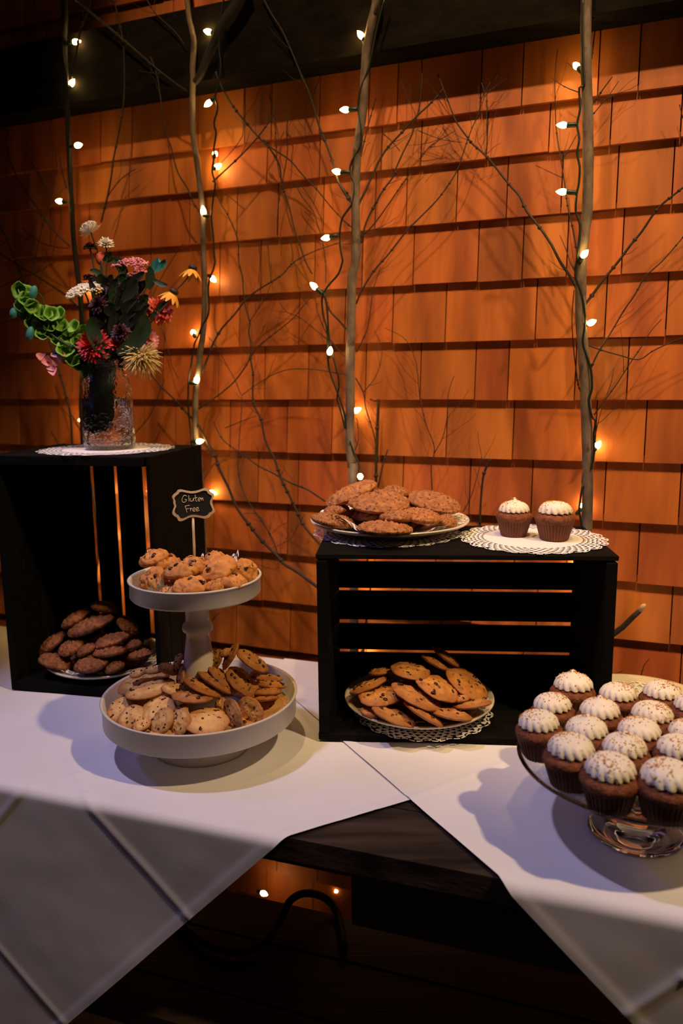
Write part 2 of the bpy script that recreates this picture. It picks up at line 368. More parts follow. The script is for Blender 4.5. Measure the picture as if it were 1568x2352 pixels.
# ------------------------------------------------------------------ table linen
def seg_d(U, V, a, b):
    ax, ay = a; bx, by = b; dx, dy = bx - ax, by - ay; L2 = dx * dx + dy * dy
    t = np.clip(((U - ax) * dx + (V - ay) * dy) / L2, 0, 1); return np.hypot(U - ax - t * dx, V - ay - t * dy)
def cloth(name, u0, u1, v0, v1, edges, creases, lift, label, step=0.004, hem_lines=(), under=None):
    bm = bmesh.new(); nu = int((u1 - u0) / step) + 1; nv = int((v1 - v0) / step) + 1
    bmesh.ops.create_grid(bm, x_segments=nu, y_segments=nv, size=0.5)
    for vtx in bm.verts:
        vtx.co.x = u0 + (vtx.co.x + 0.5) * (u1 - u0); vtx.co.y = v0 + (vtx.co.y + 0.5) * (v1 - v0)
    for (a, b) in edges:                      # keep what lies left of a -> b
        d = Vector((b[0] - a[0], b[1] - a[1], 0)); n = Vector((d.y, -d.x, 0))
        bmesh.ops.bisect_plane(bm, geom=list(bm.verts) + list(bm.edges) + list(bm.faces), plane_co=(a[0], a[1], 0), plane_no=n, clear_outer=True, dist=1e-6)
    bm.verts.index_update(); n = len(bm.verts)
    U = np.array([p.co.x for p in bm.verts]); V = np.array([p.co.y for p in bm.verts])
    D = np.zeros(n)
    for a, b, amp, w in creases: D += amp * np.exp(-(seg_d(U, V, a, b) / w) ** 2)
    D += np.array([0.0011 * noise.noise(Vector((u * 5.5, v * 5.5, lift * 900))) + 0.0004 * noise.noise(Vector((u * 22, v * 22, 3))) for u, v in zip(U, V)])
    hang = np.clip(-V, 0, 1)
    D += np.array([0.004 * min(h * 6, 1) * noise.noise(Vector((u * 4 + 9, h * 3, 1))) for u, h in zip(U, hang)])
    for a, b in hem_lines:
        d = seg_d(U, V, a, b); D += 0.0009 / (1 + np.exp((d - 0.013) / 0.0012))
    if under is not None:
        D += under(U, V)
    rb = 0.012; vs_ = []
    for u, v, dd in zip(U, V, D):
        dd = dd + lift
        if v >= 0: vs_.append(tp(u, v, dd))
        else:
            a = min(-v / rb, math.pi / 2); rest = max(0.0, -v - rb * math.pi / 2)
            r = rb + dd
            vs_.append(tp(u, -r * math.sin(a), -rb + r * math.cos(a) - rest))
    f = [tuple(p.index for p in q.verts) for q in bm.faces]; bm.free()
    loc = tp((u0 + u1) / 2, 0.2)
    return tag(link(name, mesh(name, [p - loc for p in vs_], f, M['cloth']), loc=loc), label, 'tablecloth')
def P2(*q): return uv_of(*q)
la, lb = P2(930, 1842), P2(170, 2345)
ldir = ((lb[0] - la[0]), (lb[1] - la[1])); la0 = (la[0] - ldir[0] * 1.2, la[1] - ldir[1] * 1.2); lb0 = (lb[0] + ldir[0] * 1.5, lb[1] + ldir[1] * 1.5)
ra, rb_ = P2(790, 1708), P2(1440, 2330)
rdir = ((rb_[0] - ra[0]), (rb_[1] - ra[1])); ra0 = (ra[0] - rdir[0] * 0.6, ra[1] - rdir[1] * 0.6); rb0 = (rb_[0] + rdir[0] * 1.6, rb_[1] + rdir[1] * 1.6)
rear = ((0.2, 0.576), (-1.6, 0.590))
lcre = [(P2(95, 1600), P2(197, 1826), 0.0013, 0.0055), (P2(197, 1826), P2(443, 2106), 0.0015, 0.0055),
        (P2(76, 1806), P2(-30, 1930), 0.0014, 0.0055), (P2(-60, 2090), P2(157, 2342), 0.0015, 0.0055),
        (P2(160, 1785), P2(350, 1735), 0.0010, 0.005), (P2(640, 1650), P2(858, 1858), 0.0012, 0.005)]
cloth('left_tablecloth'.replace('left_', ''), -1.38, 0.10, -0.80, 0.60, [(lb0, la0), rear], lcre, 0.0005,
      'white folded square tablecloth on the left, its hem running diagonally beneath the two-tier stand', hem_lines=[(la0, lb0)])
rcre = [(P2(930, 1840), P2(1235, 1727), 0.0012, 0.005), (P2(1439, 2320), P2(1568, 2238), 0.0015, 0.0055), (P2(1568, 2238), P2(1640, 2190), 0.0015, 0.0055)]
cloth('tablecloth', -0.62, 0.98, -0.70, 0.585, [(ra0, rb0)], rcre, 0.0022,
      'white tablecloth on the right under the glass cupcake stand and slatted crate', hem_lines=[(ra0, rb0)])

# ------------------------------------------------------------------ crates
def crate(loc, yaw, upright, label):
    """local frame: long axis L, opening to -y, short axis S; upright turns L to vertical"""
    L, D, S = 0.457, 0.236, 0.308
    t = 0.011; tb = 0.005 if upright else 0.0065; rt = root('crate', loc, label, 'crate', None, Quaternion((0, 0, 1), yaw))
    def P(name, x0, x1, y0, y1, z0, z1):
        if upright: b = box(z0, z1, y0, y1, x0, x1, 0.0012)
        else: b = box(x0, x1, y0, y1, z0, z1, 0.0012)
        o = link(name, mesh(name, b[0], b[1], M['crate'], False), rt); return o
    L_ = 0.446 if upright else L
    P('end_panel', 0, 0.017, 0, D - t, t, S - t); P('end_panel', L_ - 0.017, L_, 0, D - t, t, S - t)
    for x0 in (0.0175, L_ - 0.0395):
        for z0 in (t + .0005, S - t - 0.0225): P('corner_post', x0, x0 + 0.022, D - t - 0.026, D - t - 0.0005, z0, z0 + 0.022)
    e = [0.0, 0.079, 0.158, D] if not upright else [0.0, 0.050, 0.098, 0.145, 0.192, D]
    for a, b in zip(e[:-1], e[1:]):
        g = 0.0008 if a else 0; P('slat', -0.001, L_ + 0.001, a + g, b - 0.0006, S - 0.008, S)
        P('slat', -0.001, L_ + 0.001, a + g, b - (0.0014 if not upright else 0.0022), 0.0, t)
    if upright: gaps = [(0.0600, 0.0675), (0.1140, 0.1210), (0.1770, 0.1865), (0.246, 0.248)]
    else: gaps = [(0.0645, 0.0705), (0.121, 0.129), (0.1845, 0.190), (0.2405, 0.2480)]
    zz = [t] + [x for g in gaps for x in g] + [S - t]
    for a, b in zip(zz[0::2], zz[1::2]): P('slat', 0.0, L_, D - tb, D, a, b)
    return rt
crate_r = crate(Vector((-0.0399, 1.1779, TZ + 0.0045)), math.radians(-4.45), False, 'black slatted crate on its side, plate of cookies inside, cupcakes on top')
crate_l = crate(Vector((-0.6308, 1.4029, TZ + 0.0030)), math.radians(-12), True, 'tall black crate stood on end at left with the flower jar on top')
CR_TOP = TZ + 0.0045 + 0.308; CL_TOP = TZ + 0.003 + 0.446 + 0.001

# ------------------------------------------------------------------ doilies
def doily(c, R, label, zfn=None, inner=0.5, seed=0, lobes=20, group=None, thick=0.0):
    nt = 300; rr = np.concatenate([np.linspace(0.0, inner, 8), np.linspace(inner, 1.0, 20)[1:]])
    V, Fc = [], []; idx = {}
    rnd = random.Random(seed); ph0 = rnd.random() * 6
    def co(i, j):
        k = (i, j % nt)
        if i == 0: k = (0, 0)
        if k in idx: return idx[k]
        th = 2 * math.pi * k[1] / nt; s = rr[i]
        lob = 1 - 0.055 * (0.5 - 0.5 * abs(math.cos(th * lobes / 2 + ph0))) * 2 * max(0, (s - 0.7) / 0.3)
        x, y = R * s * lob * math.cos(th), R * s * lob * math.sin(th)
        z = zfn(x, y) if zfn else 0.0006 * noise.noise(Vector((x * 40, y * 40, seed)))
        idx[k] = len(V); V.append(Vector((x, y, z))); return idx[k]
    n = len(rr)
    for i in range(n - 1):
        for j in range(nt):
            s = (rr[i] + rr[i + 1]) / 2; keep = True
            if i >= 8:
                kk = i - 8; a = (j + 7 * (kk // 3)) % 15
                # rings of paper with punched slots between them, fans near the edge
                if kk % 3 == 1 and (j + (kk // 3) * 3) % 6 in (1, 2, 3, 4): keep = False
                if kk % 3 == 2 and (j + (kk // 3) * 3) % 6 in (2, 3) and kk < 16: keep = False
                if kk in (15, 16) and a in (6, 7, 8): keep = False
                if kk >= 17 and (j % 5) in (0,) : keep = False
            if not keep: continue
            if i == 0: Fc.append((co(0, 0), co(1, j), co(1, j + 1)))
            else: Fc.append((co(i, j), co(i + 1, j), co(i + 1, j + 1), co(i, j + 1)))
    o = link('paper_doily', mesh('paper_doily', V, Fc, M['paper']), loc=c); return tag(o, label, 'doily', group)

# ------------------------------------------------------------------ plates
def plate_vf(R, h):
    pr = [(0.0, 0.004), (R * 0.56, 0.004), (R * 0.64, 0.006), (R * 0.74, h * 0.62), (R * 0.93, h * 0.86), (R * 0.975, h * 0.98), (R, h), (R * 1.003, h - 0.0022), (R * 0.985, h - 0.0045), (R * 0.93, h * 0.86 - 0.0048), (R * 0.76, h * 0.5 - 0.001), (R * 0.63, 0.0), (0.0, 0.0)]
    return lathe(pr, 72)
def plate(c, R, h, label):
    v, f = plate_vf(R, h); o = link('plate', mesh('plate', v, f, M['plate']), loc=c); return tag(o, label, 'plate')
pl_top = Vector((0.0845, 1.352, CR_TOP + 0.0012)); plate(pl_top, 0.139, 0.022, 'cream china plate of oatmeal cookies on top of the black crate')
pl_in = Vector((0.1300, 1.268, TZ + 0.0175)); plate(pl_in, 0.1275, 0.024, 'cream china plate of chocolate chip cookies inside the right crate')
pl_l = Vector((-0.470, 1.490, TZ + 0.0155)); plate(pl_l, 0.1185, 0.022, 'white plate of dark oatmeal cookies inside the tall left crate')
pl_back = Vector((0.497, 1.235, TZ + 0.004)); plate(pl_back, 0.137, 0.030, 'empty cream plate with a doily behind the cupcake stand')

def plate_z(R, h, base=0.0):
    xs = [0, R * 0.56, R * 0.64, R * 0.74, R * 0.93, R, R * 1.2]; zs = [0.0046, 0.0046, 0.0068, h * 0.62 + 0.001, h * 0.86 + 0.001, h + 0.0012, h + 0.001]
    def fn(x, y):
        r = math.hypot(x, y)
        return float(np.interp(r, xs, zs)) + 0.0008
    return fn
def ruffle(fn, amp, seed):
    def g(x, y):
        r = math.hypot(x, y); th = math.atan2(y, x)
        return fn(x, y) + amp * max(0, r - 0.05) / 0.06 * max(0.0, noise.noise(Vector((math.cos(th) * 2.2, math.sin(th) * 2.2, seed))) + 0.05)
    return g
doily(Vector((pl_top.x - 0.005, pl_top.y - 0.01, CR_TOP + 0.0006)), 0.130, 'paper doily lying under the plate of oatmeal cookies', lambda x, y: 0.0002 if math.hypot(x, y) < 0.2 else 0, seed=3)
doily(pl_top + Vector((0, 0.0, 0)), 0.136, 'paper doily lining the plate of large oatmeal cookies', ruffle(plate_z(0.139, 0.022), 0.022, 5), seed=4, inner=0.55)
cup_c = atz(1222, 1238, CR_TOP)
doily(Vector((cup_c.x, cup_c.y, CR_TOP + 0.0022)), 0.122, 'round paper doily under two cupcakes on top of the crate', None, inner=0.62, seed=6)
doily(Vector((pl_in.x + 0.006, pl_in.y - 0.008, TZ + 0.0164)), 0.119, 'paper doily showing under the plate inside the right crate', lambda x, y: 0.0003, seed=7)
doily(pl_in, 0.118, 'crumpled paper doily on the plate inside the right crate', ruffle(plate_z(0.1275, 0.024), 0.022, 9), seed=8, inner=0.55)
doily(pl_l, 0.112, 'paper doily on the plate inside the tall left crate', ruffle(plate_z(0.1185, 0.022), 0.02, 11), seed=9)
doily(pl_back, 0.118, 'paper doily on the empty plate behind the cupcakes', plate_z(0.137, 0.030), seed=10)
vase_c = Vector((-0.440, 1.488, CL_TOP))
doily(Vector((vase_c.x - 0.006, vase_c.y, CL_TOP + 0.0008)), 0.128, 'white paper doily under the glass flower jar', None, seed=12, inner=0.6)

# ------------------------------------------------------------------ two-tier stand
TC = Vector((-0.2273, 1.1723, TZ + 0.0012))
tower = root('tiered_stand', TC, 'cream two-tier serving stand holding cookies on both trays', 'cake stand')
R1, R2 = 0.1527, 0.1013
part('base_ring', *lathe([(0.0765, 0.0), (0.0765, 0.004), (0.073, 0.048), (0.071, 0.0515), (0.069, 0.0515), (0.071, 0.045), (0.073, 0.004), (0.073, 0.0)], 72, TC, True), M['tray'], tower)
def tray(z0, z1, R):
    return [(0.004, z0), (R * 0.965, z0), (R * 0.99, z0 + 0.003), (R - 0.002, z1 - 0.003), (R + 0.0005, z1 - 0.002), (R + 0.001, z1), (R - 0.0015, z1 + 0.0008), (R - 0.0045, z1 - 0.001), (R - 0.005, z0 + 0.006), (R * 0.94, z0 + 0.003), (0.004, z0 + 0.003)]
part('lower_tray', *lathe(tray(0.0520, 0.089, R1), 96, TC), M['tray'], tower)
col_pr = [(0.020, 0.0552), (0.026, 0.0575), (0.0285, 0.070), (0.0300, 0.088), (0.0292, 0.106), (0.0255, 0.132), (0.0215, 0.158), (0.0185, 0.180), (0.0180, 0.188), (0.0200, 0.190), (0.0235, 0.193), (0.0240, 0.198), (0.0225, 0.203), (0.0185, 0.206), (0.0180, 0.212), (0.0182, 0.250), (0.022, 0.252)]
part('turned_column', *lathe(col_pr, 48, TC), M['tray'], tower)
part('upper_tray', *lathe(tray(0.252, 0.280, R2), 96, TC), M['tray'], tower)
LTC = TC + Vector((0, 0, 0.0555)); UTC = TC + Vector((0, 0, 0.2555))
def _ruf(x, y):
    th = math.degrees(math.atan2(y, x)); g = sum(math.exp(-((th - c) / w) ** 2) for c, w in ((-114, 19), (84, 22), (52, 11)))
    return 0.0006 + max(0, math.hypot(x, y) - 0.072) / 0.020 * (0.001 + 0.044 * g * (0.9 + 0.1 * math.sin(th * 0.9)))
doily(UTC + Vector((0, 0, 0.0004)), 0.092, 'paper doily on the upper tray with its lacy edge standing up', _ruf, seed=14, inner=0.6, lobes=26)
doily(LTC + Vector((0.078, -0.030, 0.0004)), 0.066, 'piece of paper doily showing at the right rim of the lower tray', lambda x, y: 0.0006 + max(0, math.hypot(x + 0.078, y - 0.03) - 0.118) * 0.9, seed=15, inner=0.55)

# ------------------------------------------------------------------ cookies
def cookie_mesh(name, m, R, T, seed, bump, fine, nr=20, nt=44, wob=0.04, dome=0.35):
    V, Fc = [], []; sd = seed * 13.7
    def pt(s, th, top):
        w = 1 + wob * noise.noise(Vector((math.cos(th) * 1.3, math.sin(th) * 1.3, sd))) + wob * 0.5 * noise.noise(Vector((math.cos(th) * 5, math.sin(th) * 5, sd + 4)))
        r = R * s * w; x, y = r * math.cos(th), r * math.sin(th)
        e = (1 - s ** 4) ** 0.5 if s < 1 else 0.0
        z = (T * 0.5 * e + T * dome * (1 - s * s)) if top else -T * 0.5 * e
        nb = noise.noise(Vector((x * fine, y * fine, sd + (0 if top else 50)))); nb2 = noise.noise(Vector((x * fine * 2.3, y * fine * 2.3, sd + 9)))
        if top: z += bump * (nb + 0.6 * nb2) * (0.35 + 0.65 * e)
        q = 1 + (bump * 0.6 / R) * nb2 * s
        return Vector((x * q, y * q, z))
    for side in (True, False):
        base = len(V); V.append(pt(0, 0, side)); n2 = nr if side else 6
        for i in range(1, n2 + 1):
            s = math.sin(0.5 * math.pi * i / n2)
            if not side and i == n2: break
            for j in range(nt): V.append(pt(s, 2 * math.pi * j / nt, side))
        rings = n2 if side else n2 - 1
        for j in range(nt):
            a, b = base + 1 + j, base + 1 + (j + 1) % nt
            Fc.append((base, a, b) if side else (base, b, a))
        for i in range(rings - 1):
            for j in range(nt):
                k = (j + 1) % nt; a = base + 1 + i * nt
                q = (a + j, a + nt + j, a + nt + k, a + k); Fc.append(q if side else q[::-1])
        if side: outer = base + 1 + (nr - 1) * nt
        else:
            inn = base + 1 + (rings - 1) * nt
            for j in range(nt):
                k = (j + 1) % nt; Fc.append((outer + j, inn + j, inn + k, outer + k))
    return mesh(name, V, Fc, m)
def chips_mesh(R, T, seed, n, size, dome=0.35):
    rnd = random.Random(seed); L = []
    for _ in range(n):
        s = rnd.random() ** 0.6 * 0.86; th = rnd.random() * 6.283
        z = T * 0.5 * (1 - s ** 4) ** 0.5 + T * dome * (1 - s * s)
        q = Quaternion((rnd.random() - .5, rnd.random() - .5, 1), rnd.random() * 6)
        k = size * rnd.uniform(0.6, 1.3)
        L.append(ellipsoid((R * s * math.cos(th), R * s * math.sin(th), z + k * 0.05), k * rnd.uniform(.8, 1.5), k, k * 0.45, q, 7, 5))
    me = mesh('chocolate_chips', *join(*L), M['chip']); return me
KIND = {  # unit thickness, bump, fineness, chips
  'gf': dict(m='gf', R=0.030, T=0.0150, bump=0.0044, fine=95, wob=0.16, chips=6, cs=0.0036, dome=0.42),
  'choc': dict(m='choc', R=0.036, T=0.0088, bump=0.0020, fine=80, wob=0.07, chips=8, cs=0.0026, dome=0.26),
  'chocd': dict(m='chocd', R=0.036, T=0.0092, bump=0.0024, fine=80, wob=0.08, chips=8, cs=0.0030, dome=0.30),
  'oat': dict(m='oat', R=0.050, T=0.0170, bump=0.0042, fine=170, wob=0.06, chips=0, cs=0, dome=0.30),
  'oatd': dict(m='oatd', R=0.036, T=0.0150, bump=0.0040, fine=170, wob=0.12, chips=0, cs=0, dome=0.35)}
CM = {}
for k, d in KIND.items():
    fn = 26 if k in ('oat', 'oatd') else 20
    CM[k] = [(cookie_mesh('cookie', M[d['m']], d['R'], d['T'], s + hash(k) % 1 + len(k) * 7, d['bump'], d['fine'], fn, fn * 2 + 8, d['wob'], d['dome']),
              chips_mesh(d['R'], d['T'], s + 3, d['chips'], d['cs'], d['dome']) if d['chips'] else None) for s in range(4)]
NCOOK = [0]
def heap_point(px, py, c, R, z0, h, zr):
    """first point of the picture ray on the heap: a low dome of height h over the dish centre c"""
    d = ray(px, py); lo = None; t = (c.y - R * 1.25) / d.y
    for _ in range(400):
        P = EYE + d * t; r = math.hypot(P.x - c.x, P.y - c.y) / R
        surf = z0 + (h * (1 - min(r, 1.0) ** 2) if r < 1 else 0)
        if r >= 1: surf = z0 if r < 1.1 else -9
        if P.z <= surf: return P
        t += 0.0012
    return aty(px, py, c.y)
def cookie(kind, P, nrm, R, label, group, thick=1.0, spin=None):
    R *= {'gf': 1.10, 'choc': 1.13, 'chocd': 1.07}.get(kind, 1.0)
    d = KIND[kind]; i = NCOOK[0] % 4; NCOOK[0] += 1
    q = from_to((0, 0, 1), nrm) @ Quaternion((0, 0, 1), random.random() * 6.28 if spin is None else spin)
    r = root('cookie', P, label, 'cookie', group, q); s = R / d['R']
    r.scale = (s, s, s ** 0.3 * thick)
    link('cookie_body', CM[kind][i][0], r)
    if CM[kind][i][1]: tag(link('chocolate_chips', CM[kind][i][1], r), kind='stuff')
    return r
def cookie_px(kind, px, py, a, b, ang, heap, label, group, thick=None):
    """a cookie whose outline in the photograph is an ellipse a x b px, major axis turned ang degrees (up to the right is positive)"""
    P = heap_point(px, py, *heap) if isinstance(heap, tuple) else heap
    dist = (P - EYE).dot(_F); R = a / 2 / F_PX * dist
    T = KIND[kind]['T'] * F_PX / dist * 0.9
    k = max(0.10, min(0.985, (b - T * 0.8) / (a - T * 0.4)))
    t = math.radians(ang); ur = _R * -math.sin(t) + _U * math.cos(t)
    view = (EYE - P).normalized()
    ur = (ur - view * ur.dot(view)).normalized()
    n = view * k + ur * math.sqrt(1 - k * k)
    return cookie(kind, P, n, R, label, group)
def zc(ox, oy, sc, rows_):                    # crop coordinates to picture coordinates
    return [(ox + x / sc, oy + y / sc, a / sc, b / sc, ang, lab) for x, y, a, b, ang, lab in rows_]

low = zc(220, 1460, 3.267, [
 (205, 560, 205, 190, 20, 'pale chip cookie at the left end of the front row, lower tray'),
 (275, 610, 190, 165, 30, 'pale yellow cookie second in the front row, lower tray'),
 (345, 668, 120, 95, 20, 'small chip-flecked cookie low against the front rim, lower tray'),
 (470, 575, 250, 215, 35, 'big speckled cookie third in the front row, lower tray'),
 (500, 640, 190, 150, 60, 'cookie edge leaning just right of the big speckled one'),
 (620, 600, 180, 110, 55, 'cookie leaning behind the narrow one mid front row'),
 (632, 650, 185, 145, 75, 'narrow golden cookie at the middle of the front row'),
 (835, 645, 290, 205, 0, 'broad golden round cookie at front centre of the lower tray'),
 (940, 530, 115, 100, 80, 'small cookie peeking up right of front centre, lower tray'),
 (1028, 592, 225, 130, 110, 'tall tilted cookie right of the broad golden one'),
 (1158, 567, 205, 180, 130, 'reddish round cookie ending the front row at right'),
 (355, 357, 340, 140, 13, 'pale sugar-dusted cookie topping the left stack, lower tray'),
 (405, 402, 330, 130, 13, 'browner cookie under the pale top one, left stack'),
 (200, 415, 110, 80, 90, 'cookie edge showing left of the left stack'),
 (318, 280, 120, 70, 20, 'cookie half hidden behind the left stack'),
 (435, 262, 130, 60, 5, 'second cookie behind the left stack, nearer the column'),
 (545, 252, 150, 85, -20, 'speckled cookie just left of the turned column'),
 (618, 190, 110, 60, 70, 'cookie edge showing at left behind the column foot'),
 (640, 310, 180, 55, 88, 'dark cookie stood on edge beside the column'),
 (590, 405, 170, 90, -10, 'brown cookie lying beneath the left stack, mid tray'),
 (728, 452, 300, 120, -4, 'pale cookie in front of the column with a bluish shadow'),
 (805, 392, 300, 95, -24, 'speckled tilted cookie in front of the column foot'),
 (895, 357, 290, 65, -33, 'thin tilted cookie right of the column foot'),
 (950, 325, 270, 90, -42, 'second tilted cookie right of the column foot'),
 (1103, 350, 290, 165, -40, 'large brown leaning cookie right of the column'),
 (1182, 308, 110, 55, 62, 'cookie edge poking up behind the large leaning one'),
 (1172, 190, 265, 110, -33, 'brown cookie leaning at the back right rim'),
 (1015, 152, 210, 60, 62, 'cookie stood upright at the back of the lower tray'),
 (905, 178, 150, 90, 75, 'cookie behind and right of the column, dark side'),
 (975, 130, 120, 60, 20, 'cookie half hidden behind the upright one, back rim'),
 (1300, 283, 190, 45, -4, 'topmost cookie of the flat stack at the right rim'),
 (1300, 325, 200, 48, -2, 'second cookie from the top, flat right-hand stack'),
 (1308, 373, 225, 52, -6, 'third cookie from the top, flat right-hand stack'),
 (1288, 428, 200, 48, 2, 'fourth cookie from the top, flat right-hand stack'),
 (1272, 470, 190, 44, 3, 'bottom cookie of the flat right-hand stack')])
for px, py, a, b, ang, lab in low:
    g = 'chocolate chip cookies on the lower tray'
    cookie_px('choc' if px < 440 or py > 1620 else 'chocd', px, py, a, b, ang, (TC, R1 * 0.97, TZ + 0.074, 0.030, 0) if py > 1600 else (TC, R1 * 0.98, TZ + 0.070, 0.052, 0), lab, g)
upc = zc(280, 1100, 4.612, [
 (335, 850, 310, 130, 22, 'chunky cookie at the back left of the top tray'),
 (470, 890, 290, 175, -16, 'golden chunky cookie on top of the left pile, top tray'),
 (330, 1070, 285, 240, 60, 'round chunky cookie upright at the left of the top tray'),
 (632, 985, 350, 150, 6, 'cookie with one big dark chip, middle of the top tray'),
 (780, 915, 260, 140, -25, 'cookie at the foot of the sign stick'),
 (725, 1135, 345, 190, 5, 'chunky cookie behind the doily edge, front of the top tray'),
 (1015, 960, 400, 225, 20, 'large reddish chunky cookie right of the sign stick'),
 (985, 850, 210, 80, 5, 'cookie half hidden at the back right of the top tray'),
 (1325, 985, 290, 190, -62, 'cookie standing against the right rim of the top tray'),
 (1160, 1100, 320, 135, -8, 'dark chipped cookie low at front right, top tray'),
 (965, 1165, 190, 90, -10, 'small cookie low between the front cookies, top tray'),
 (1210, 985, 190, 110, -40, 'cookie edge wedged beside the right rim cookie')])
for px, py, a, b, ang, lab in upc:
    cookie_px('gf', px, py, a, b, ang, (TC, R2 * 0.98, TZ + 0.264, 0.044, 0), lab, 'chunky gluten free cookies on the top tray')
pc = zc(700, 1080, 3.92, [
 (420, 215, 500, 135, 24, 'large oatmeal cookie tilted up at the top left of the heap'),
 (665, 290, 560, 225, -2, 'broadest oatmeal cookie, centre of the heap on the crate'),
 (1160, 292, 500, 190, -14, 'large oatmeal cookie at the right top of the heap'),
 (285, 368, 240, 80, 8, 'oatmeal cookie squeezed under the tilted top left one'),
 (255, 462, 400, 115, -10, 'oatmeal cookie at the left rim of the raised plate'),
 (718, 535, 510, 100, -2, 'oatmeal cookie low at the front rim of the raised plate'),
 (1045, 422, 360, 135, -8, 'oatmeal cookie beneath the right top one, front'),
 (1285, 462, 180, 120, -20, 'dark oatmeal cookie at the right end under the heap'),
 (815, 200, 240, 60, -8, 'oatmeal cookie peeking behind the broadest one'),
 (830, 425, 330, 90, 0, 'shadowed oatmeal cookie under the broadest one')])
for i, (px, py, a, b, ang, lab) in enumerate(pc):
    cookie_px('oat', px, py, a, b, ang, (pl_top, 0.138, CR_TOP + 0.016, 0.050, 0), lab, 'oatmeal cookies on the raised plate')
pdk = zc(780, 1480, 4.126, [
 (672, 255, 355, 165, -8, 'cookie high at the back centre of the plate in the crate'),
 (378, 492, 390, 200, 4, 'round chip cookie front left on the plate in the crate'),
 (725, 500, 490, 165, -24, 'long tilted cookie at the centre front of the crate plate'),
 (925, 412, 410, 210, -24, 'glossy top cookie right of centre on the crate plate'),
 (1200, 370, 430, 220, -36, 'dark cookie leaning at the right of the crate plate'),
 (272, 392, 360, 95, 22, 'cookie tilted at the far left of the crate plate'),
 (378, 265, 200, 65, 8, 'dim cookie behind the left ones, crate plate'),
 (520, 682, 420, 150, -20, 'cookie at the front rim beside the doily ruffle'),
 (792, 662, 400, 75, -30, 'thin tilted cookie at the front centre rim'),
 (1045, 660, 400, 110, -10, 'cookie right of the front doily tip, crate plate'),
 (1245, 567, 350, 95, 8, 'flat cookie at the right rim of the crate plate'),
 (1145, 520, 170, 75, 10, 'small cookie tucked under the glossy top cookie'),
 (285, 650, 190, 90, -20, 'shadowed cookie low at the left rim of the crate plate'),
 (900, 175, 280, 60, -28, 'dim cookie near the slats behind the back centre one'),
 (1010, 125, 280, 55, -35, 'dimmest tilted cookie at the top right of the heap in the crate')])
for px, py, a, b, ang, lab in pdk:
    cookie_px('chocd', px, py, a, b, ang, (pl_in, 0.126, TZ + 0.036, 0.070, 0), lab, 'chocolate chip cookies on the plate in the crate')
pe = zc(80, 1360, 5.227, [
 (845, 195, 330, 115, -12, 'topmost dark oatmeal cookie of the left crate heap'),
 (500, 322, 400, 75, 34, 'dark cookie seen on edge at the upper left of the heap'),
 (670, 405, 560, 165, 22, 'long smooth dark cookie high in the left crate heap'),
 (1110, 405, 290, 190, -42, 'knobbly cookie at the upper right of the left heap'),
 (212, 620, 370, 110, 42, 'dark cookie leaning up at the far left rim'),
 (438, 665, 330, 170, 30, 'sugar-dusted dark cookie left of the heap centre'),
 (622, 705, 250, 75, 28, 'thin dark cookie edge at the heap centre'),
 (922, 590, 430, 125, 17, 'wide dark cookie right of the heap centre'),
 (245, 842, 420, 180, -16, 'big dark cookie at the lower left of the white plate'),
 (685, 860, 410, 225, 14, 'roughest oatmeal cookie at the front of the white plate'),
 (960, 912, 240, 110, 22, 'small dark cookie at the front right of the white plate'),
 (1165, 650, 240, 65, 14, 'dim cookie at the right side of the left heap'),
 (1255, 762, 300, 55, 8, 'dimmest flat cookie low at the right of the left heap'),
 (900, 720, 420, 110, 8, 'hidden dark cookie in the middle of the left heap')])
for px, py, a, b, ang, lab in pe:
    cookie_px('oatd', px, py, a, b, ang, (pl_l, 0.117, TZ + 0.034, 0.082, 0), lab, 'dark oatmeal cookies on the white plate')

rnd = random.Random(99)
for kind, c, n_, rr_, z_, R_, lab, g in (
   ('choc', TC, 9, 0.105, 0.066, 0.034, 'cookie mostly buried under the others on the lower tray', 'chocolate chip cookies on the lower tray'),
   ('gf', TC, 6, 0.052, 0.266, 0.027, 'chunky cookie buried under the others on the top tray', 'chunky gluten free cookies on the top tray'),
   ('oat', pl_top, 4, 0.050, 0.017, 0.046, 'oatmeal cookie buried at the bottom of the raised heap', 'oatmeal cookies on the raised plate'),
   ('chocd', pl_in, 7, 0.055, 0.018, 0.036, 'cookie buried at the bottom of the heap inside the crate', 'chocolate chip cookies on the plate in the crate'),
   ('oatd', pl_l, 7, 0.050, 0.020, 0.034, 'dark cookie buried at the bottom of the left crate heap', 'dark oatmeal cookies on the white plate')):
    for lay in range(1 if c is TC else 2):
        for i in range(n_):
            th = 6.283 * (i + 0.5 * lay) / n_ + rnd.uniform(-.1, .1); q = rr_ * (0.95 - 0.35 * lay)
            P = Vector((c.x + q * math.cos(th), c.y + q * math.sin(th), c.z + z_ + lay * 0.016 + rnd.uniform(0, .003)))
            cookie(kind, P, Vector((rnd.uniform(-.25, .25), rnd.uniform(-.25, .1), 1)).normalized(), R_ * rnd.uniform(.9, 1.05), lab, g)

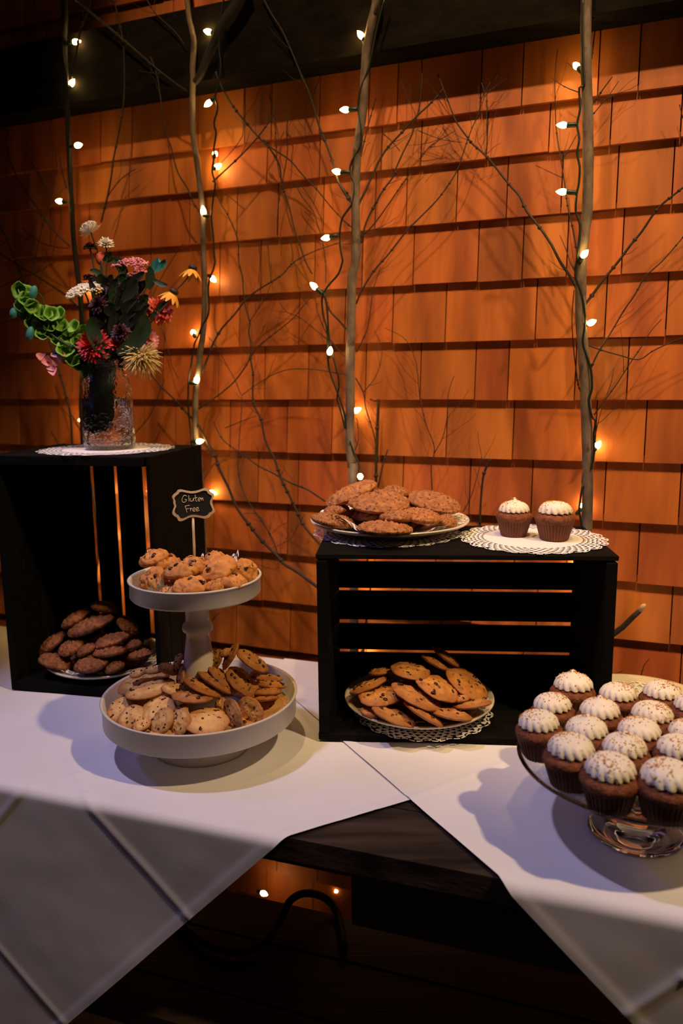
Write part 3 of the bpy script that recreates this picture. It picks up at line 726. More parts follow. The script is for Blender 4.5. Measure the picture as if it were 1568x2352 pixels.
# ------------------------------------------------------------------ glass cake stand and cupcakes
SC = Vector((0.374, 0.9176, TZ + 0.0035)); SH = 0.098
st = root('glass_cake_stand', SC, 'clear glass cake stand crowded with frosted cupcakes at the right', 'cake stand')
stem_pr = [(0.0, 0.0022), (0.050, 0.0022), (0.0575, 0.0), (0.0595, 0.0015), (0.0585, 0.0045), (0.045, 0.010), (0.024, 0.022), (0.0135, 0.040), (0.0115, 0.055), (0.0155, 0.068), (0.030, 0.078), (0.033, SH - 0.012), (0.0, SH - 0.012)]
part('glass_foot', *lathe(stem_pr, 72, SC), M['glass'], st)
pl_pr = [(0.0, SH - 0.0118), (0.10, SH - 0.0118), (0.142, SH - 0.008), (0.150, SH - 0.002), (0.152, SH + 0.002), (0.150, SH + 0.0035), (0.147, SH + 0.001), (0.140, SH - 0.004), (0.10, SH - 0.007), (0.0, SH - 0.007)]
part('glass_plate', *lathe(pl_pr, 96, SC), M['glass'], st)
doily(SC + Vector((0, 0, SH - 0.0065)), 0.132, 'paper doily under the cupcakes on the glass stand', lambda x, y: 0.0005 + max(0, math.hypot(x, y) - 0.11) * 0.12, seed=21, inner=0.7)

def frost_mesh(seed, tip):
    n, m = 84, 22; V, Fc = [], []; rnd = random.Random(seed); lob = 15 + seed % 2; asym = rnd.uniform(-.06, .06)
    R = 0.0262; Hh = 0.0175
    for i in range(m + 1):
        t = i / m                              # 0 bottom edge, 1 top
        prof_r = (0.86 + 0.14 * math.sin(min(t / 0.24, 1) * math.pi / 2)) if t < 0.24 else math.cos((t - 0.24) / 0.76 * math.pi / 2) ** 0.62
        z = Hh * (1 - math.cos(t * math.pi * 0.5) * 0.98) if t < 0.24 else Hh * (0.10 + 0.90 * math.sin((t - 0.24) / 0.76 * math.pi / 2) ** 1.1)
        if t < 0.24: z = Hh * 0.10 * (t / 0.24)
        if tip and t > 0.80: z += ((t - 0.80) / 0.20) ** 1.4 * 0.0075; prof_r *= 1 - 0.55 * min(1, (t - 0.80) / 0.12)
        for j in range(n):
            th = 2 * math.pi * j / n
            tw = th * lob + t * 5.5 + 0.4 * math.sin(th * 2 + seed)
            amp = 0.115 * (1 - t) ** 0.8 + 0.02 * (t > .2) * (1 - t)
            fl = 1 - amp * (1 - abs(math.cos(tw / 2)) ** 0.8) * 1.6 + 0.02 * noise.noise(Vector((math.cos(th) * 3, math.sin(th) * 3, seed + t * 3)))
            r = R * prof_r * fl * (1 + asym * math.cos(th + seed))
            V.append(Vector((r * math.cos(th), r * math.sin(th), z - 0.0020 * (1 - abs(math.cos(tw / 2))) * (1 - t) * -1)))
    for i in range(m):
        for j in range(n):
            k = (j + 1) % n; Fc.append((i * n + j, i * n + k, (i + 1) * n + k, (i + 1) * n + j))
    Fc.append(tuple(range(n))[::-1]); Fc.append(tuple(m * n + j for j in range(n)))
    return mesh('frosting', V, Fc, M['frost']), V, n, m
def sprinkles_mesh(seed, V, n, m):
    rnd = random.Random(seed * 5 + 1); L = []; cth = rnd.random() * 6.28
    for q in range(120):
        dense = rnd.random() < 0.72
        th = cth + rnd.gauss(0, 0.9) if dense else rnd.random() * 6.28
        i = int(m * (1 - min(0.75, abs(rnd.gauss(0, 0.34)))));  j = int(th / 6.2832 * n) % n
        p = V[min(i, m - 1) * n + j] + Vector((rnd.uniform(-.0012, .0012), rnd.uniform(-.0012, .0012), 0.0002))
        s = rnd.uniform(0.0005, 0.00095)
        L.append(ellipsoid(p, s * 1.4, s, s, Quaternion((0, 0, 1), rnd.random() * 6), 5, 3))
    return mesh('sugar_sprinkles', *join(*L), M['sugar'], False)
def wrap_mesh():
    n = 144
    def fn(th, i): return 1 + (0.030 if i < 4 else 0.02) * (1 if (round(th / (2 * math.pi) * n) % 4) < 2 else -1)
    return mesh('paper_wrapper', *lathe([(0.0, 0.0), (0.0205, 0.0), (0.0212, 0.0012), (0.0290, 0.0300), (0.0283, 0.0300), (0.0203, 0.002)], n, (0, 0, 0), False, fn), M['wrapper'], False)
def cake_mesh(seed):
    n = 56; V, Fc = [], []
    pr = [(0.0278, 0.026), (0.0296, 0.0295), (0.0306, 0.0325), (0.0300, 0.0358), (0.0270, 0.0392), (0.021, 0.0418), (0.012, 0.0432), (0.0, 0.0436)]
    for i, (r, z) in enumerate(pr):
        for j in range(n):
            th = 2 * math.pi * j / n; c, s = math.cos(th), math.sin(th)
            w = 1 + 0.035 * noise.noise(Vector((c * 2, s * 2, seed * 3.1 + z * 60))) + 0.025 * noise.noise(Vector((c * 8, s * 8, seed + z * 300)))
            V.append(Vector((r * w * c, r * w * s, z + 0.0009 * noise.noise(Vector((c * 9 * r * 40, s * 9 * r * 40, seed))))))
    for i in range(len(pr) - 1):
        for j in range(n):
            k = (j + 1) % n; Fc.append((i * n + j, i * n + k, (i + 1) * n + k, (i + 1) * n + j))
    return mesh('cake_top', V, Fc, M['cake'])
WR = wrap_mesh(); CK = [cake_mesh(s) for s in range(3)]
FR = {}
for s in range(6):
    for tip in (False, True):
        me, V, n_, m_ = frost_mesh(s, tip); FR[(s, tip)] = (me, sprinkles_mesh(s + 10 * tip, V, n_, m_))
def cupcake(P, sc, label, group, seed, tip, tilt=(0, 0)):
    q = Quaternion((1, 0, 0), tilt[0]) @ Quaternion((0, 1, 0), tilt[1]) @ Quaternion((0, 0, 1), seed * 1.37)
    r = root('cupcake', P, label, 'cupcake', group, q); r.scale = (sc, sc, sc)
    link('paper_wrapper', WR, r); link('cake_top', CK[seed % 3], r)
    f = link('frosting', FR[(seed % 6, tip)][0], r, (0, 0, 0.0412)); tag(link('sugar_sprinkles', FR[(seed % 6, tip)][1], f), kind='stuff')
    return r
CUPS = [(1317, 1570, .147, 1, 1.06, 'cupcake at the back left with a peaked frosting tip'),
 (1421, 1592, .143, 0, .98, 'cupcake behind, second from the left in the back row'),
 (1521, 1599, .138, 0, 1.0, 'cupcake in the back row in front of the empty plate'),
 (1271, 1624, .138, 0, .98, 'cupcake between the back left and the leftmost cupcake'),
 (1378, 1635, .140, 1, 1.0, 'cupcake with a short tip, second row middle'),
 (1498, 1642, .142, 0, 1.02, 'heavily sugared cupcake, second row right'),
 (1241, 1656, .146, 0, 1.0, 'leftmost cupcake on the glass stand, pleated wrapper showing'),
 (1466, 1679, .141, 0, 1.0, 'cupcake with sugar heaped on top near the stand centre'),
 (1350, 1694, .131, 1, 1.0, 'cupcake with a tall thin frosting peak'),
 (1577, 1690, .140, 0, .98, 'cupcake cut off at the right edge of the photo'),
 (1312, 1716, .146, 0, 1.06, 'cupcake at front left above the stand rim'),
 (1434, 1735, .131, 1, 1.0, 'cupcake just behind the front centre one'),
 (1562, 1728, .132, 0, .98, 'cupcake at the right edge behind the front right one'),
 (1402, 1765, .146, 0, 1.08, 'front centre cupcake, nearest the glass rim'),
 (1532, 1783, .146, 0, 1.12, 'front right cupcake, lowest in the photo'),
 (1590, 1627, .138, 0, 1.0, 'cupcake barely showing at the right edge, second row')]
CP = []
for i, (px, py, h, tip, sc, lab) in enumerate(CUPS):
    CP.append([atz(px, py, TZ + h - 0.0015), sc, tip, lab, i, TZ + h - 0.049 * sc])
for it in range(40):                            # let crowded cupcakes just touch instead of running through each other
    for a in range(len(CP)):
        for b in range(a):
            d = CP[a][0] - CP[b][0]; d.z = 0; need = 0.0285 * (CP[a][1] + CP[b][1]) * 0.90
            if d.length < need:
                s = d.normalized() * (need - d.length) * 0.25; CP[a][0] += s; CP[b][0] -= s
for P, sc, tip, lab, i, z in CP:
    base = SC.z + SH - 0.0055
    zz = max(base, z)
    lean = (P - SC) * 0.6
    cupcake(Vector((P.x, P.y, zz)), sc, lab, 'cupcakes on the glass stand', i, bool(tip), (-lean.y * 0.5, lean.x * 0.5))
p1 = atz(1179, 1229, CR_TOP + 0.003); p2 = atz(1272, 1238, CR_TOP + 0.003)
cupcake(p1, 0.98 * 1.0, 'left one of the two cupcakes on top of the crate', 'cupcakes on the crate top doily', 5, True)
cupcake(p2, 1.06, 'right, wider one of the two cupcakes on top of the crate', 'cupcakes on the crate top doily', 10, False)

# ------------------------------------------------------------------ chalkboard sign
SY = 1.262
sg_base = aty(446, 1300, SY)
sign = root('chalkboard_sign', sg_base, 'small chalkboard sign on a stick reading Gluten Free, above the top tray', 'sign')
def sp(x, y, dy=0.0): return aty(280 + x / 4.612, 1100 + y / 4.612, SY - dy)
outl = [(530, 190), (548, 160), (575, 140), (592, 116), (625, 110), (680, 122), (740, 130), (800, 121), (850, 103), (885, 94), (915, 102), (928, 126), (950, 143), (975, 160), (972, 190), (957, 225), (957, 262), (972, 300), (985, 340), (972, 362), (945, 378), (925, 405), (880, 420), (830, 412), (770, 403), (715, 410), (670, 432), (625, 449), (596, 440), (582, 412), (552, 392), (533, 365), (540, 325), (553, 290), (543, 255), (543, 225)]
cxs, cys = 755, 270
inl = [(cxs + (x - cxs) * 0.885, cys + (y - cys) * 0.83) for x, y in outl]
def smooth2(o_, k=3):
    n = len(o_); R_ = []
    for i in range(n):
        p0, p1, p2, p3 = [Vector((*o_[(i + d) % n], 0)) for d in (-1, 0, 1, 2)]
        for j in range(k):
            t = j / k; q = 0.5 * ((2 * p1) + (p2 - p0) * t + (2 * p0 - 5 * p1 + 4 * p2 - p3) * t * t + (3 * p1 - p0 - 3 * p2 + p3) * t ** 3); R_.append((q.x, q.y))
    return R_
O, I = smooth2(outl), smooth2(inl); n = len(O)
V = [sp(*p, 0.0018) for p in O] + [sp(*p, 0.0022) for p in I] + [sp(*p, -0.0022) for p in O] + [sp(*p, 0.0006) for p in I]
Fc = []
for i in range(n):
    k = (i + 1) % n; Fc += [(i, k, n + k, n + i), (2 * n + i, 2 * n + k, k, i), (n + i, n + k, 3 * n + k, 3 * n + i)]
Fc.append(tuple(range(2 * n, 3 * n)))
part('sign_frame', V, Fc, M['signwood'], sign, False)
V = [sp(*p, 0.0010) for p in I] + [sp(*p, -0.0008) for p in I]
part('chalkboard', V, [tuple(range(n)), tuple(range(2 * n - 1, n - 1, -1))] + [(i, (i + 1) % n, n + (i + 1) % n, n + i) for i in range(n)], M['black'], sign, False)
part('stick', *tube([sp(752, 405, -0.001), sp(757, 560, -0.001), sp(764, 700, -0.001), sp(768, 900, -0.001)], 0.0022, 8), M['signwood'], sign)
STR = [[(685, 185), (662, 174), (643, 196), (635, 228), (648, 249), (672, 243), (684, 222), (664, 218)], [(706, 176), (707, 210), (711, 242)], [(722, 206), (724, 232), (738, 238), (752, 226), (756, 205), (759, 238)],
       [(774, 170), (779, 205), (785, 236), (797, 236)], [(763, 203), (798, 198)], [(806, 222), (824, 217), (830, 203), (817, 201), (806, 218), (812, 236), (828, 232)], [(838, 203), (842, 232), (843, 214), (853, 201), (857, 218), (860, 232)],
       [(668, 288), (678, 318), (690, 358)], [(668, 290), (690, 284), (716, 280)], [(680, 320), (708, 313)], [(722, 308), (727, 345), (729, 322), (743, 311)], [(752, 332), (768, 327), (773, 312), (760, 308), (750, 325), (756, 344), (777, 340)], [(788, 328), (806, 320), (808, 306), (795, 304), (785, 320), (792, 342), (820, 332)]]
L = []
for s_ in STR:
    P_ = [sp(x, y, 0.0014) for x, y in s_]; P_, r_ = smoothpts(P_, [0.00055] * len(P_), 3); L.append(tube(P_, r_, 5))
part('lettering', *join(*L), M['chalk'], sign)

# ------------------------------------------------------------------ jar of flowers
jar = root('glass_jar', vase_c + Vector((0, 0, 0.0022)), 'clear glass jar of flowers on a doily on the tall crate', 'vase')
JO = parent_origin(jar)
jp = [(0.0, 0.0), (0.040, 0.0), (0.047, 0.003), (0.0485, 0.012), (0.0465, 0.10), (0.0455, 0.122), (0.040, 0.136), (0.0355, 0.143), (0.0355, 0.152), (0.0375, 0.153), (0.0375, 0.165), (0.0345, 0.166), (0.0335, 0.153), (0.0330, 0.143), (0.037, 0.134), (0.0425, 0.121), (0.0435, 0.10), (0.0450, 0.014), (0.043, 0.008), (0.0, 0.007)]
part('jar_glass', *lathe(jp, 64, JO), M['jarglass'], jar)
part('water', *lathe([(0.0, 0.0078), (0.0425, 0.0088), (0.0443, 0.0145), (0.0430, 0.095), (0.0, 0.095)], 48, JO), M['water'], jar)
FYV = vase_c.y
def fp(x, y, dy=0.0): return aty(x, y, FYV - dy)
mouth = fp(240, 850)
def flower(name, label, px, py, dy, cat='flower', mouth_px=(232, 860), bottom_px=(238, 985), r=0.0016, mid=None, matn='stemg'):
    P = fp(px, py, dy); rt = root(name, P, label, cat)
    pts = [P]
    if mid:
        for a in (mid if isinstance(mid, list) else [mid]): pts.append(fp(*a))
    jx = random.uniform(-20, 18)
    pts += [fp(mouth_px[0] + jx * 0.6, mouth_px[1], random.uniform(-.008, .008)), fp(bottom_px[0] + jx, bottom_px[1] + random.uniform(-25, 5), random.uniform(-.012, .012))]
    q, rr = smoothpts(pts, [r] * len(pts), 4); part('stem', *tube(q, rr, 6), M[matn], rt)
    return rt, P
def petal_vf(c, d, n, L, W, curl=0.2, cup=0.0, seg=5):
    """a petal from c along d, facing n"""
    d = d.normalized(); n = (n - d * n.dot(d)).normalized(); s = d.cross(n); V = []; Fc = []
    for i in range(seg + 1):
        t = i / seg; w = W * math.sin(math.pi * (0.10 + 0.82 * t) ** 0.8) * 0.5
        o = c + d * (L * t) - n * (curl * L * t * t) + n * (0.0)
        for k in (-1, 0, 1): V.append(o + s * (w * k) + n * (cup * w * abs(k)))
    for i in range(seg):
        for k in range(2):
            a = i * 3 + k; Fc.append((a, a + 1, a + 4, a + 3))
    return V, Fc
def basis(n):
    n = n.normalized(); a = n.orthogonal().normalized(); return a, n.cross(a), n
TOC = Vector((0.25, -1, 0.1)).normalized()
def daisyball(P, n, R, cnt, L, W, layers=3, curl=0.3, cup=0.3, seed=0):
    a, b, n = basis(n); out = []; rnd = random.Random(seed)
    for l in range(layers):
        el = math.radians(5 + 75 * l / max(1, layers - 1)) if layers > 1 else 0.1
        c_ = int(cnt * (1 - 0.6 * l / layers))
        for i in range(c_):
            th = 2 * math.pi * (i + 0.5 * (l % 2)) / c_ + rnd.uniform(-.1, .1)
            rd = a * math.cos(th) + b * math.sin(th); e2 = el + rnd.uniform(-.12, .12)
            d = rd * math.cos(e2) + n * math.sin(e2)
            out.append(petal_vf(P + rd * R * 0.12, d, n * math.cos(e2) - rd * math.sin(e2), L * (1 - 0.25 * l / layers) * rnd.uniform(.85, 1.1), W, curl, cup))
    return join(*out)
def cluster(P, n, R, cnt, s, flat=0.35, seed=0):
    a, b, n = basis(n); rnd = random.Random(seed); out = []
    for i in range(cnt):
        th = rnd.random() * 6.283; r = R * math.sqrt(rnd.random())
        q = P + a * r * math.cos(th) + b * r * math.sin(th) + n * (flat * R * (1 - (r / R) ** 2) + rnd.uniform(-s, s))
        out.append(ellipsoid(q, s * rnd.uniform(.7, 1.2), s, s * .8, None, 5, 4))
    return join(*out)
UPV = Vector((0, 0, 1))
# tall white blooms
rt, P = flower('strawflower', 'tall white cylindrical bloom, highest in the bouquet', 206, 527, 0.0, mid=[(218, 560), (235, 620), (230, 720)])
ax = (fp(228, 515) - fp(185, 540)).normalized(); up = ax.cross(TOC).normalized(); up = up if up.z > 0 else -up
part('petals', *join(daisyball(P - up * 0.006, up, 0.01, 26, 0.021, 0.006, 4, -0.1, 0.3, 3), cluster(P + up * 0.006, up, 0.014, 60, 0.0022, 0.3, 4)), M['whitepetal'], rt)
rt, P = flower('strawflower', 'smaller white bloom just right of the highest one', 243, 560, 0.0, mid=[(245, 600), (238, 700)])
part('petals', *daisyball(P, Vector((0.2, -0.5, 0.8)), 0.01, 18, 0.014, 0.005, 4, 0.1, 0.3, 8), M['whitepetal'], rt)
for lab, x, y, mm in (('dark maroon pincushion flower at the upper left of the bouquet', 207, 571, (218, 640)), ('second maroon pincushion flower, above the white flat-topped one', 204, 643, (215, 700))):
    rt, P = flower('pincushion_flower', lab, x, y, 0.0, mid=[mm])
    part('petals', *join(daisyball(P, UPV, 0.008, 20, 0.013, 0.006, 5, 0.0, 0.3, x), cluster(P, UPV, 0.011, 40, 0.002, 0.8, y)), M['maroon'], rt)
rt, P = flower('red_poppy_bud', 'small red bloom beside the maroon pincushion flower', 230, 592, -0.005, mid=[(232, 650)])
part('petals', *ellipsoid(P, 0.0085, 0.008, 0.014, None, 12, 8), M['coral'], rt)
# white flat-topped flower
rt, P = flower('queen_anne_lace', 'white flat-topped flower cluster at the left of the bouquet', 190, 667, 0.012, mid=[(205, 700)])
part('florets', *join(cluster(fp(185, 668, .012), Vector((-.35, -.5, 1)), 0.028, 300, 0.0024, 0.25, 2), cluster(fp(215, 660, .010), Vector((-.1, -.5, 1)), 0.020, 130, 0.0023, 0.25, 5)), M['whitepetal'], rt)['kind'] = 'stuff'
rt, P = flower('marigold', 'orange-yellow bloom tucked beside the white flat-topped cluster', 222, 668, 0.016, mid=[(228, 720)])
part('petals', *daisyball(P, Vector((0, -.5, .8)), 0.006, 14, 0.012, 0.006, 3, 0.1, 0.2, 11), M['yellow'], rt)
# pink yarrow
rt, P = flower('pink_yarrow', 'pink flat-topped yarrow at the top right of the bouquet', 312, 606, 0.0, mid=[(300, 660), (270, 750)])
part('florets', *join(cluster(fp(308, 604), Vector((0.1, -.35, 1)), 0.026, 150, 0.0021, 0.25, 21), cluster(fp(322, 622, .008), Vector((0.3, -.6, .5)), 0.012, 50, 0.0021, 0.3, 22), cluster(fp(268, 612), UPV, 0.010, 40, 0.0019, 0.3, 23), cluster(fp(305, 633), UPV, 0.010, 40, 0.0019, 0.3, 24)), M['pinkpetal'], rt)['kind'] = 'stuff'
# bells of ireland
rt, P = flower('bells_of_ireland', 'arching stem of green bell-shaped flowers reaching left', 52, 690, 0.03, mid=[(75, 720, .03), (120, 770, .03), (165, 800, .025), (205, 845, .01)], r=0.0025)
bells = [(60, 688), (50, 705), (72, 703), (85, 718), (62, 722), (100, 722), (118, 722), (138, 722), (75, 742), (95, 748), (118, 748), (140, 750), (98, 768), (122, 765), (150, 768), (172, 752), (190, 765), (135, 785), (160, 790), (180, 785), (150, 805), (172, 812), (190, 800), (165, 830), (185, 835), (60, 672), (48, 668)]
for i, (x, y) in enumerate(bells):
    rnd = random.Random(i); c = fp(x, y, 0.03 - 0.02 * (x - 50) / 150 + rnd.uniform(-.008, .012)); dirn = Vector((rnd.uniform(-.5, .7), -1, rnd.uniform(-.2, .8))).normalized()
    q = from_to((0, 0, 1), dirn); s = rnd.uniform(1.15, 1.5)
    v, f = lathe([(0.002, -0.010), (0.0052, -0.007), (0.0082, 0.0), (0.0115, 0.0045), (0.0110, 0.005), (0.0075, 0.0005), (0.0045, -0.006), (0.001, -0.008)], 16, (0, 0, 0), False, lambda th, k: 1 + 0.08 * math.cos(th * 5) * (k > 2))
    part('bell', [c + q @ (p * s) for p in v], f, M['bells'], rt)
for lab, x, y in (('teal bud above the green bells', 77, 672), ('teal bud at the far left of the green bells', 31, 719), ('blue teal bud hanging below the green bells', 69, 766), ):
    rt, P = flower('teal_bud', lab, x, y, 0.035, mid=[(x + 20, y + 12, .03), (120, 765, .026), (190, 830, .01)], r=0.001)
    part('bud', *ellipsoid(P, 0.0072, 0.0065, 0.013 if y != 719 else 0.010, Quaternion((0, 1, 0), 0.3), 10, 8), M['tealbud'], rt)
# pink snapdragon
rt, P = flower('sweet_pea', 'ruffled pink sweet pea blossoms hanging at the lower left', 118, 822, 0.02, mid=[(150, 800, .02), (195, 850, .01)])
out = []
for i, (x, y) in enumerate([(95, 818), (105, 832), (118, 842), (112, 826), (128, 812), (135, 800), (142, 815), (148, 826), (122, 852), (130, 830)]):
    rnd = random.Random(i + 50); d = Vector((rnd.uniform(-1, 1), -.5, rnd.uniform(-1, 1)))
    out.append(petal_vf(fp(x, y, 0.02) - d.normalized() * 0.007, d, Vector((0, -1, 0.2)), 0.017, 0.018, 0.3 * rnd.uniform(-1, 1), 0.5))
part('petals', *join(*out), M['pinkpetal'], rt)
# red dahlia
rt, P = flower('red_dahlia', 'bright red dahlia hanging at the front of the bouquet', 222, 800, 0.045, mid=[(235, 820, .03)])
part('petals', *daisyball(fp(218, 797, 0.035), Vector((-0.35, -0.75, 0.35)), 0.014, 26, 0.034, 0.011, 6, 0.15, 0.4, 31), M['redpetal'], rt)
rt, P = flower('red_dahlia', 'smaller red bloom between the two broad leaves', 264, 789, 0.03, mid=[(250, 830, .02)])
part('petals', *daisyball(P, Vector((0.2, -0.8, 0.4)), 0.007, 12, 0.013, 0.007, 3, 0.1, 0.4, 33), M['redpetal'], rt)
for lab, x, y, s, mm in (('coral red zinnia at the right edge of the bouquet', 365, 715, .026, 'coral'), ('pink coral zinnia behind the spider mum', 337, 778, .021, 'pinkpetal')):
    rt, P = flower('zinnia', lab, x, y, -0.01, mid=[(310, 790), (260, 840)])
    part('petals', *daisyball(P, Vector((0.6, -0.7, 0.2)), 0.012, 24, s, 0.012, 4, 0.2, 0.3, x), M[mm], rt)
# spider mum
rt, P = flower('spider_mum', 'pale yellow spider chrysanthemum drooping at lower right', 322, 820, 0.035, mid=[(290, 825, .02)])
out = []; rnd = random.Random(77)
a, b, n_ = basis(Vector((0.25, -0.9, 0.1)))
for i in range(300):
    th = rnd.random() * 6.283; el = rnd.uniform(-0.5, 1.45); rd = a * math.cos(th) + b * math.sin(th); d = rd * math.cos(el) + n_ * math.sin(el)
    Lp = rnd.uniform(0.024, 0.042) * (0.75 if el > 0.8 else 1); c = fp(325, 820, 0.03); dr = Vector((0, 0, -1)) * 0.006
    pts = [c + d * 0.004, c + d * Lp * 0.5, c + d * Lp * 0.85 + dr * 0.5, c + d * Lp + dr + n_ * rnd.uniform(-.004, .008)]
    out.append(tube(pts, [0.0011, 0.0011, 0.0009, 0.0004], 4))
part('petals', *join(*out), M['mum'], rt)['kind'] = 'stuff'
# black-eyed susans
for lab, x, y, nn, mid in (('black-eyed susan with drooping petals, farthest right', 442, 619, Vector((0.25, 0.1, 1)), [(425, 645), (395, 675), (330, 740)]), ('black-eyed susan just below the farthest right one', 398, 673, Vector((0.55, -0.1, 0.85)), [(380, 690), (350, 725), (310, 780)])):
    rt, P = flower('black_eyed_susan', lab, x, y, 0.0, mid=mid, r=0.0013)
    a, b, n_ = basis(nn)
    part('dark_cone', *ellipsoid(P + n_ * 0.003, 0.0085, 0.0085, 0.0065, from_to((0, 0, 1), n_), 12, 8), M['darkcone'], rt)
    for i in range(11):
        th = 2 * math.pi * i / 11; rd = a * math.cos(th) + b * math.sin(th); d = rd - n_ * random.Random(i).uniform(0.35, 0.9)
        part('petal', *petal_vf(P + rd * 0.005, d, n_ + rd, 0.025, 0.0095, 0.25, -0.2), M['yellow'], rt)
# dark purple blooms in the middle
for i, (x, y, dy, lab) in enumerate([(262, 663, .01, 'dark maroon bloom at the upper middle of the bouquet'), (228, 700, .03, 'dark maroon bloom at the left middle of the bouquet'), (278, 765, .035, 'dark plum bloom above the right broad leaf'), (300, 690, 0, 'dark bloom in the shade at the right middle')]):
    rt, P = flower('dark_dahlia', lab, x, y, dy, mid=[(250, 780, .01)])
    part('petals', *daisyball(P, Vector((random.uniform(-.3, .3), -.7, .6)), 0.008, 16, 0.019, 0.008, 4, 0.15, 0.3, x), M['maroon'], rt)
# foliage
def leaf(rt, pts, W, m='leaf', dy=0.0):
    P_ = [fp(x, y, dy + k * 0.003) for k, (x, y) in enumerate(pts)]; q, _ = smoothpts(P_, [0] * len(P_), 4); V, Fc = [], []
    for i, p in enumerate(q):
        t = i / (len(q) - 1); d = (q[min(i + 1, len(q) - 1)] - q[max(i - 1, 0)]).normalized(); s = d.cross(Vector((0.2, -1, 0.1))).normalized(); w = W * math.sin(math.pi * (0.06 + 0.90 * t)) ** 0.8
        V += [p - s * w, p + Vector((0, 0.002, 0)), p + s * w]
    for i in range(len(q) - 1):
        for k in range(2): a_ = i * 3 + k; Fc.append((a_, a_ + 1, a_ + 4, a_ + 3))
    part('leaf', V, Fc, M[m], rt)
fol = root('foliage_sprig', fp(240, 860), 'dark green leafy sprigs filling the middle of the bouquet', 'foliage')
rnd = random.Random(5)
for i in range(125):
    x = rnd.uniform(205, 345); y = rnd.uniform(625, 790); x0 = 240 + (x - 240) * 0.55; y0 = y + rnd.uniform(20, 60)
    leaf(fol, [(x0, y0), ((x + x0) / 2 + rnd.uniform(-6, 6), (y + y0) / 2), (x, y)], rnd.uniform(0.005, 0.011), 'darkleaf' if rnd.random() < .82 else 'leaf', rnd.uniform(-0.02, 0.03))
for i in range(22):
    x = rnd.uniform(210, 350); y = rnd.uniform(640, 760)
    P_ = [fp(240 + rnd.uniform(-8, 12), 860), fp(240 + (x - 240) * 0.5, 790), fp(x, y, rnd.uniform(-.015, .02))]; q, rr = smoothpts(P_, [0.0013, 0.0011, 0.0008], 4)
    part('stem', *tube(q, rr, 5), M['darkleaf'], fol)
big = root('broad_leaf_sprig', fp(245, 840), 'two broad dark leaves curving down over the jar mouth', 'foliage')
leaf(big, [(252, 820), (225, 790), (212, 750), (218, 728)], 0.013, 'leaf', 0.05)
leaf(big, [(268, 812), (305, 790), (330, 755), (332, 722)], 0.015, 'leaf', 0.045)
leaf(big, [(246, 818), (240, 800), (215, 800)], 0.010, 'darkleaf', 0.05)
sg = root('leaf_sprig', fp(330, 700), 'green leaf sprig with a rounded tip at the upper right', 'foliage')
leaf(sg, [(345, 625), (358, 612), (372, 602), (372, 598)], 0.011, 'tealbud', 0.0)
leaf(sg, [(342, 665), (345, 640), (343, 612)], 0.009, 'leaf', 0.0); leaf(sg, [(350, 640), (368, 652), (384, 655)], 0.005, 'leaf', 0.0)
leaf(sg, [(290, 640), (280, 618), (262, 596)], 0.009, 'leaf', 0.0); leaf(sg, [(245, 600), (265, 596), (290, 602)], 0.005, 'leaf', 0.0)
leaf(sg, [(240, 640), (222, 625), (206, 622)], 0.006, 'leaf', 0.0); leaf(sg, [(236, 600), (248, 590), (254, 578)], 0.006, 'leaf', 0.0)
leaf(sg, [(345, 735), (362, 712), (386, 690)], 0.005, 'leaf', 0.01); leaf(sg, [(196, 870), (198, 850), (188, 838)], 0.007, 'leaf', 0.02)
part('stem', *tube(smoothpts([fp(245, 850), fp(290, 760), fp(345, 640), fp(352, 618)], [.0018] * 4, 4)[0], 0.0015, 5), M['leaf'], sg)
# the wrapped bunch of stems inside the jar
bun = root('stem_bundle', fp(235, 990), 'thick dark bundle of stems standing in the glass jar', 'stems')
lob = []
P_ = [fp(236, 812, 0.004), fp(236, 850, 0.004), fp(234, 890, 0.004), fp(231, 930, 0.006), fp(228, 965, 0.006), fp(226, 987, 0.006), fp(225, 997, 0.006)]
q, rr = smoothpts(P_, [0.024, 0.0235, 0.0245, 0.025, 0.023, 0.017, 0.005], 3)
v, f = tube(q, rr, 24); v = [p + (p - Vector((fp(232, 900).x, FYV, p.z))).normalized() * 0.0015 * noise.noise(p * 130) for p in v]
part('tied_stems', v, f, M['stemdark'], bun)

# ------------------------------------------------------------------ saplings, branches, light strings
def px_poly(pts, off, offs=None):
    return [onwall(x, y, (off if offs is None else offs[i])) for i, (x, y) in enumerate(pts)]
def knobbly(P, r, seed, k=3):
    q, rr = smoothpts(P, r, k); rnd = random.Random(seed)
    rr = [a * (1 + 0.12 * noise.noise(Vector((i * 0.7, seed, 0)))) for i, a in enumerate(rr)]
    return q, rr
def sapling(label, trunk, r0, r1, off, m, foot=True):
    P = px_poly(trunk, off)
    top = P[0] + (P[0] - P[1]).normalized() * 0.25 + Vector((0, 0, 0.15)); bot = P[-1].copy(); base = Vector((bot.x + 0.01, bot.y, 0.0))
    pts = [top] + P + ([Vector((bot.x, bot.y, bot.z * 0.5)), base] if foot else [])
    n = len(pts); r = [r0 + (r1 - r0) * min(1, i / (len(P))) for i in range(n)]
    rt = root('sapling', base if foot else bot, label, 'tree'); q, rr = knobbly(pts, r, len(label))
    part('trunk', *tube(q, rr, 10), M[m], rt); return rt
T3_like = [None]
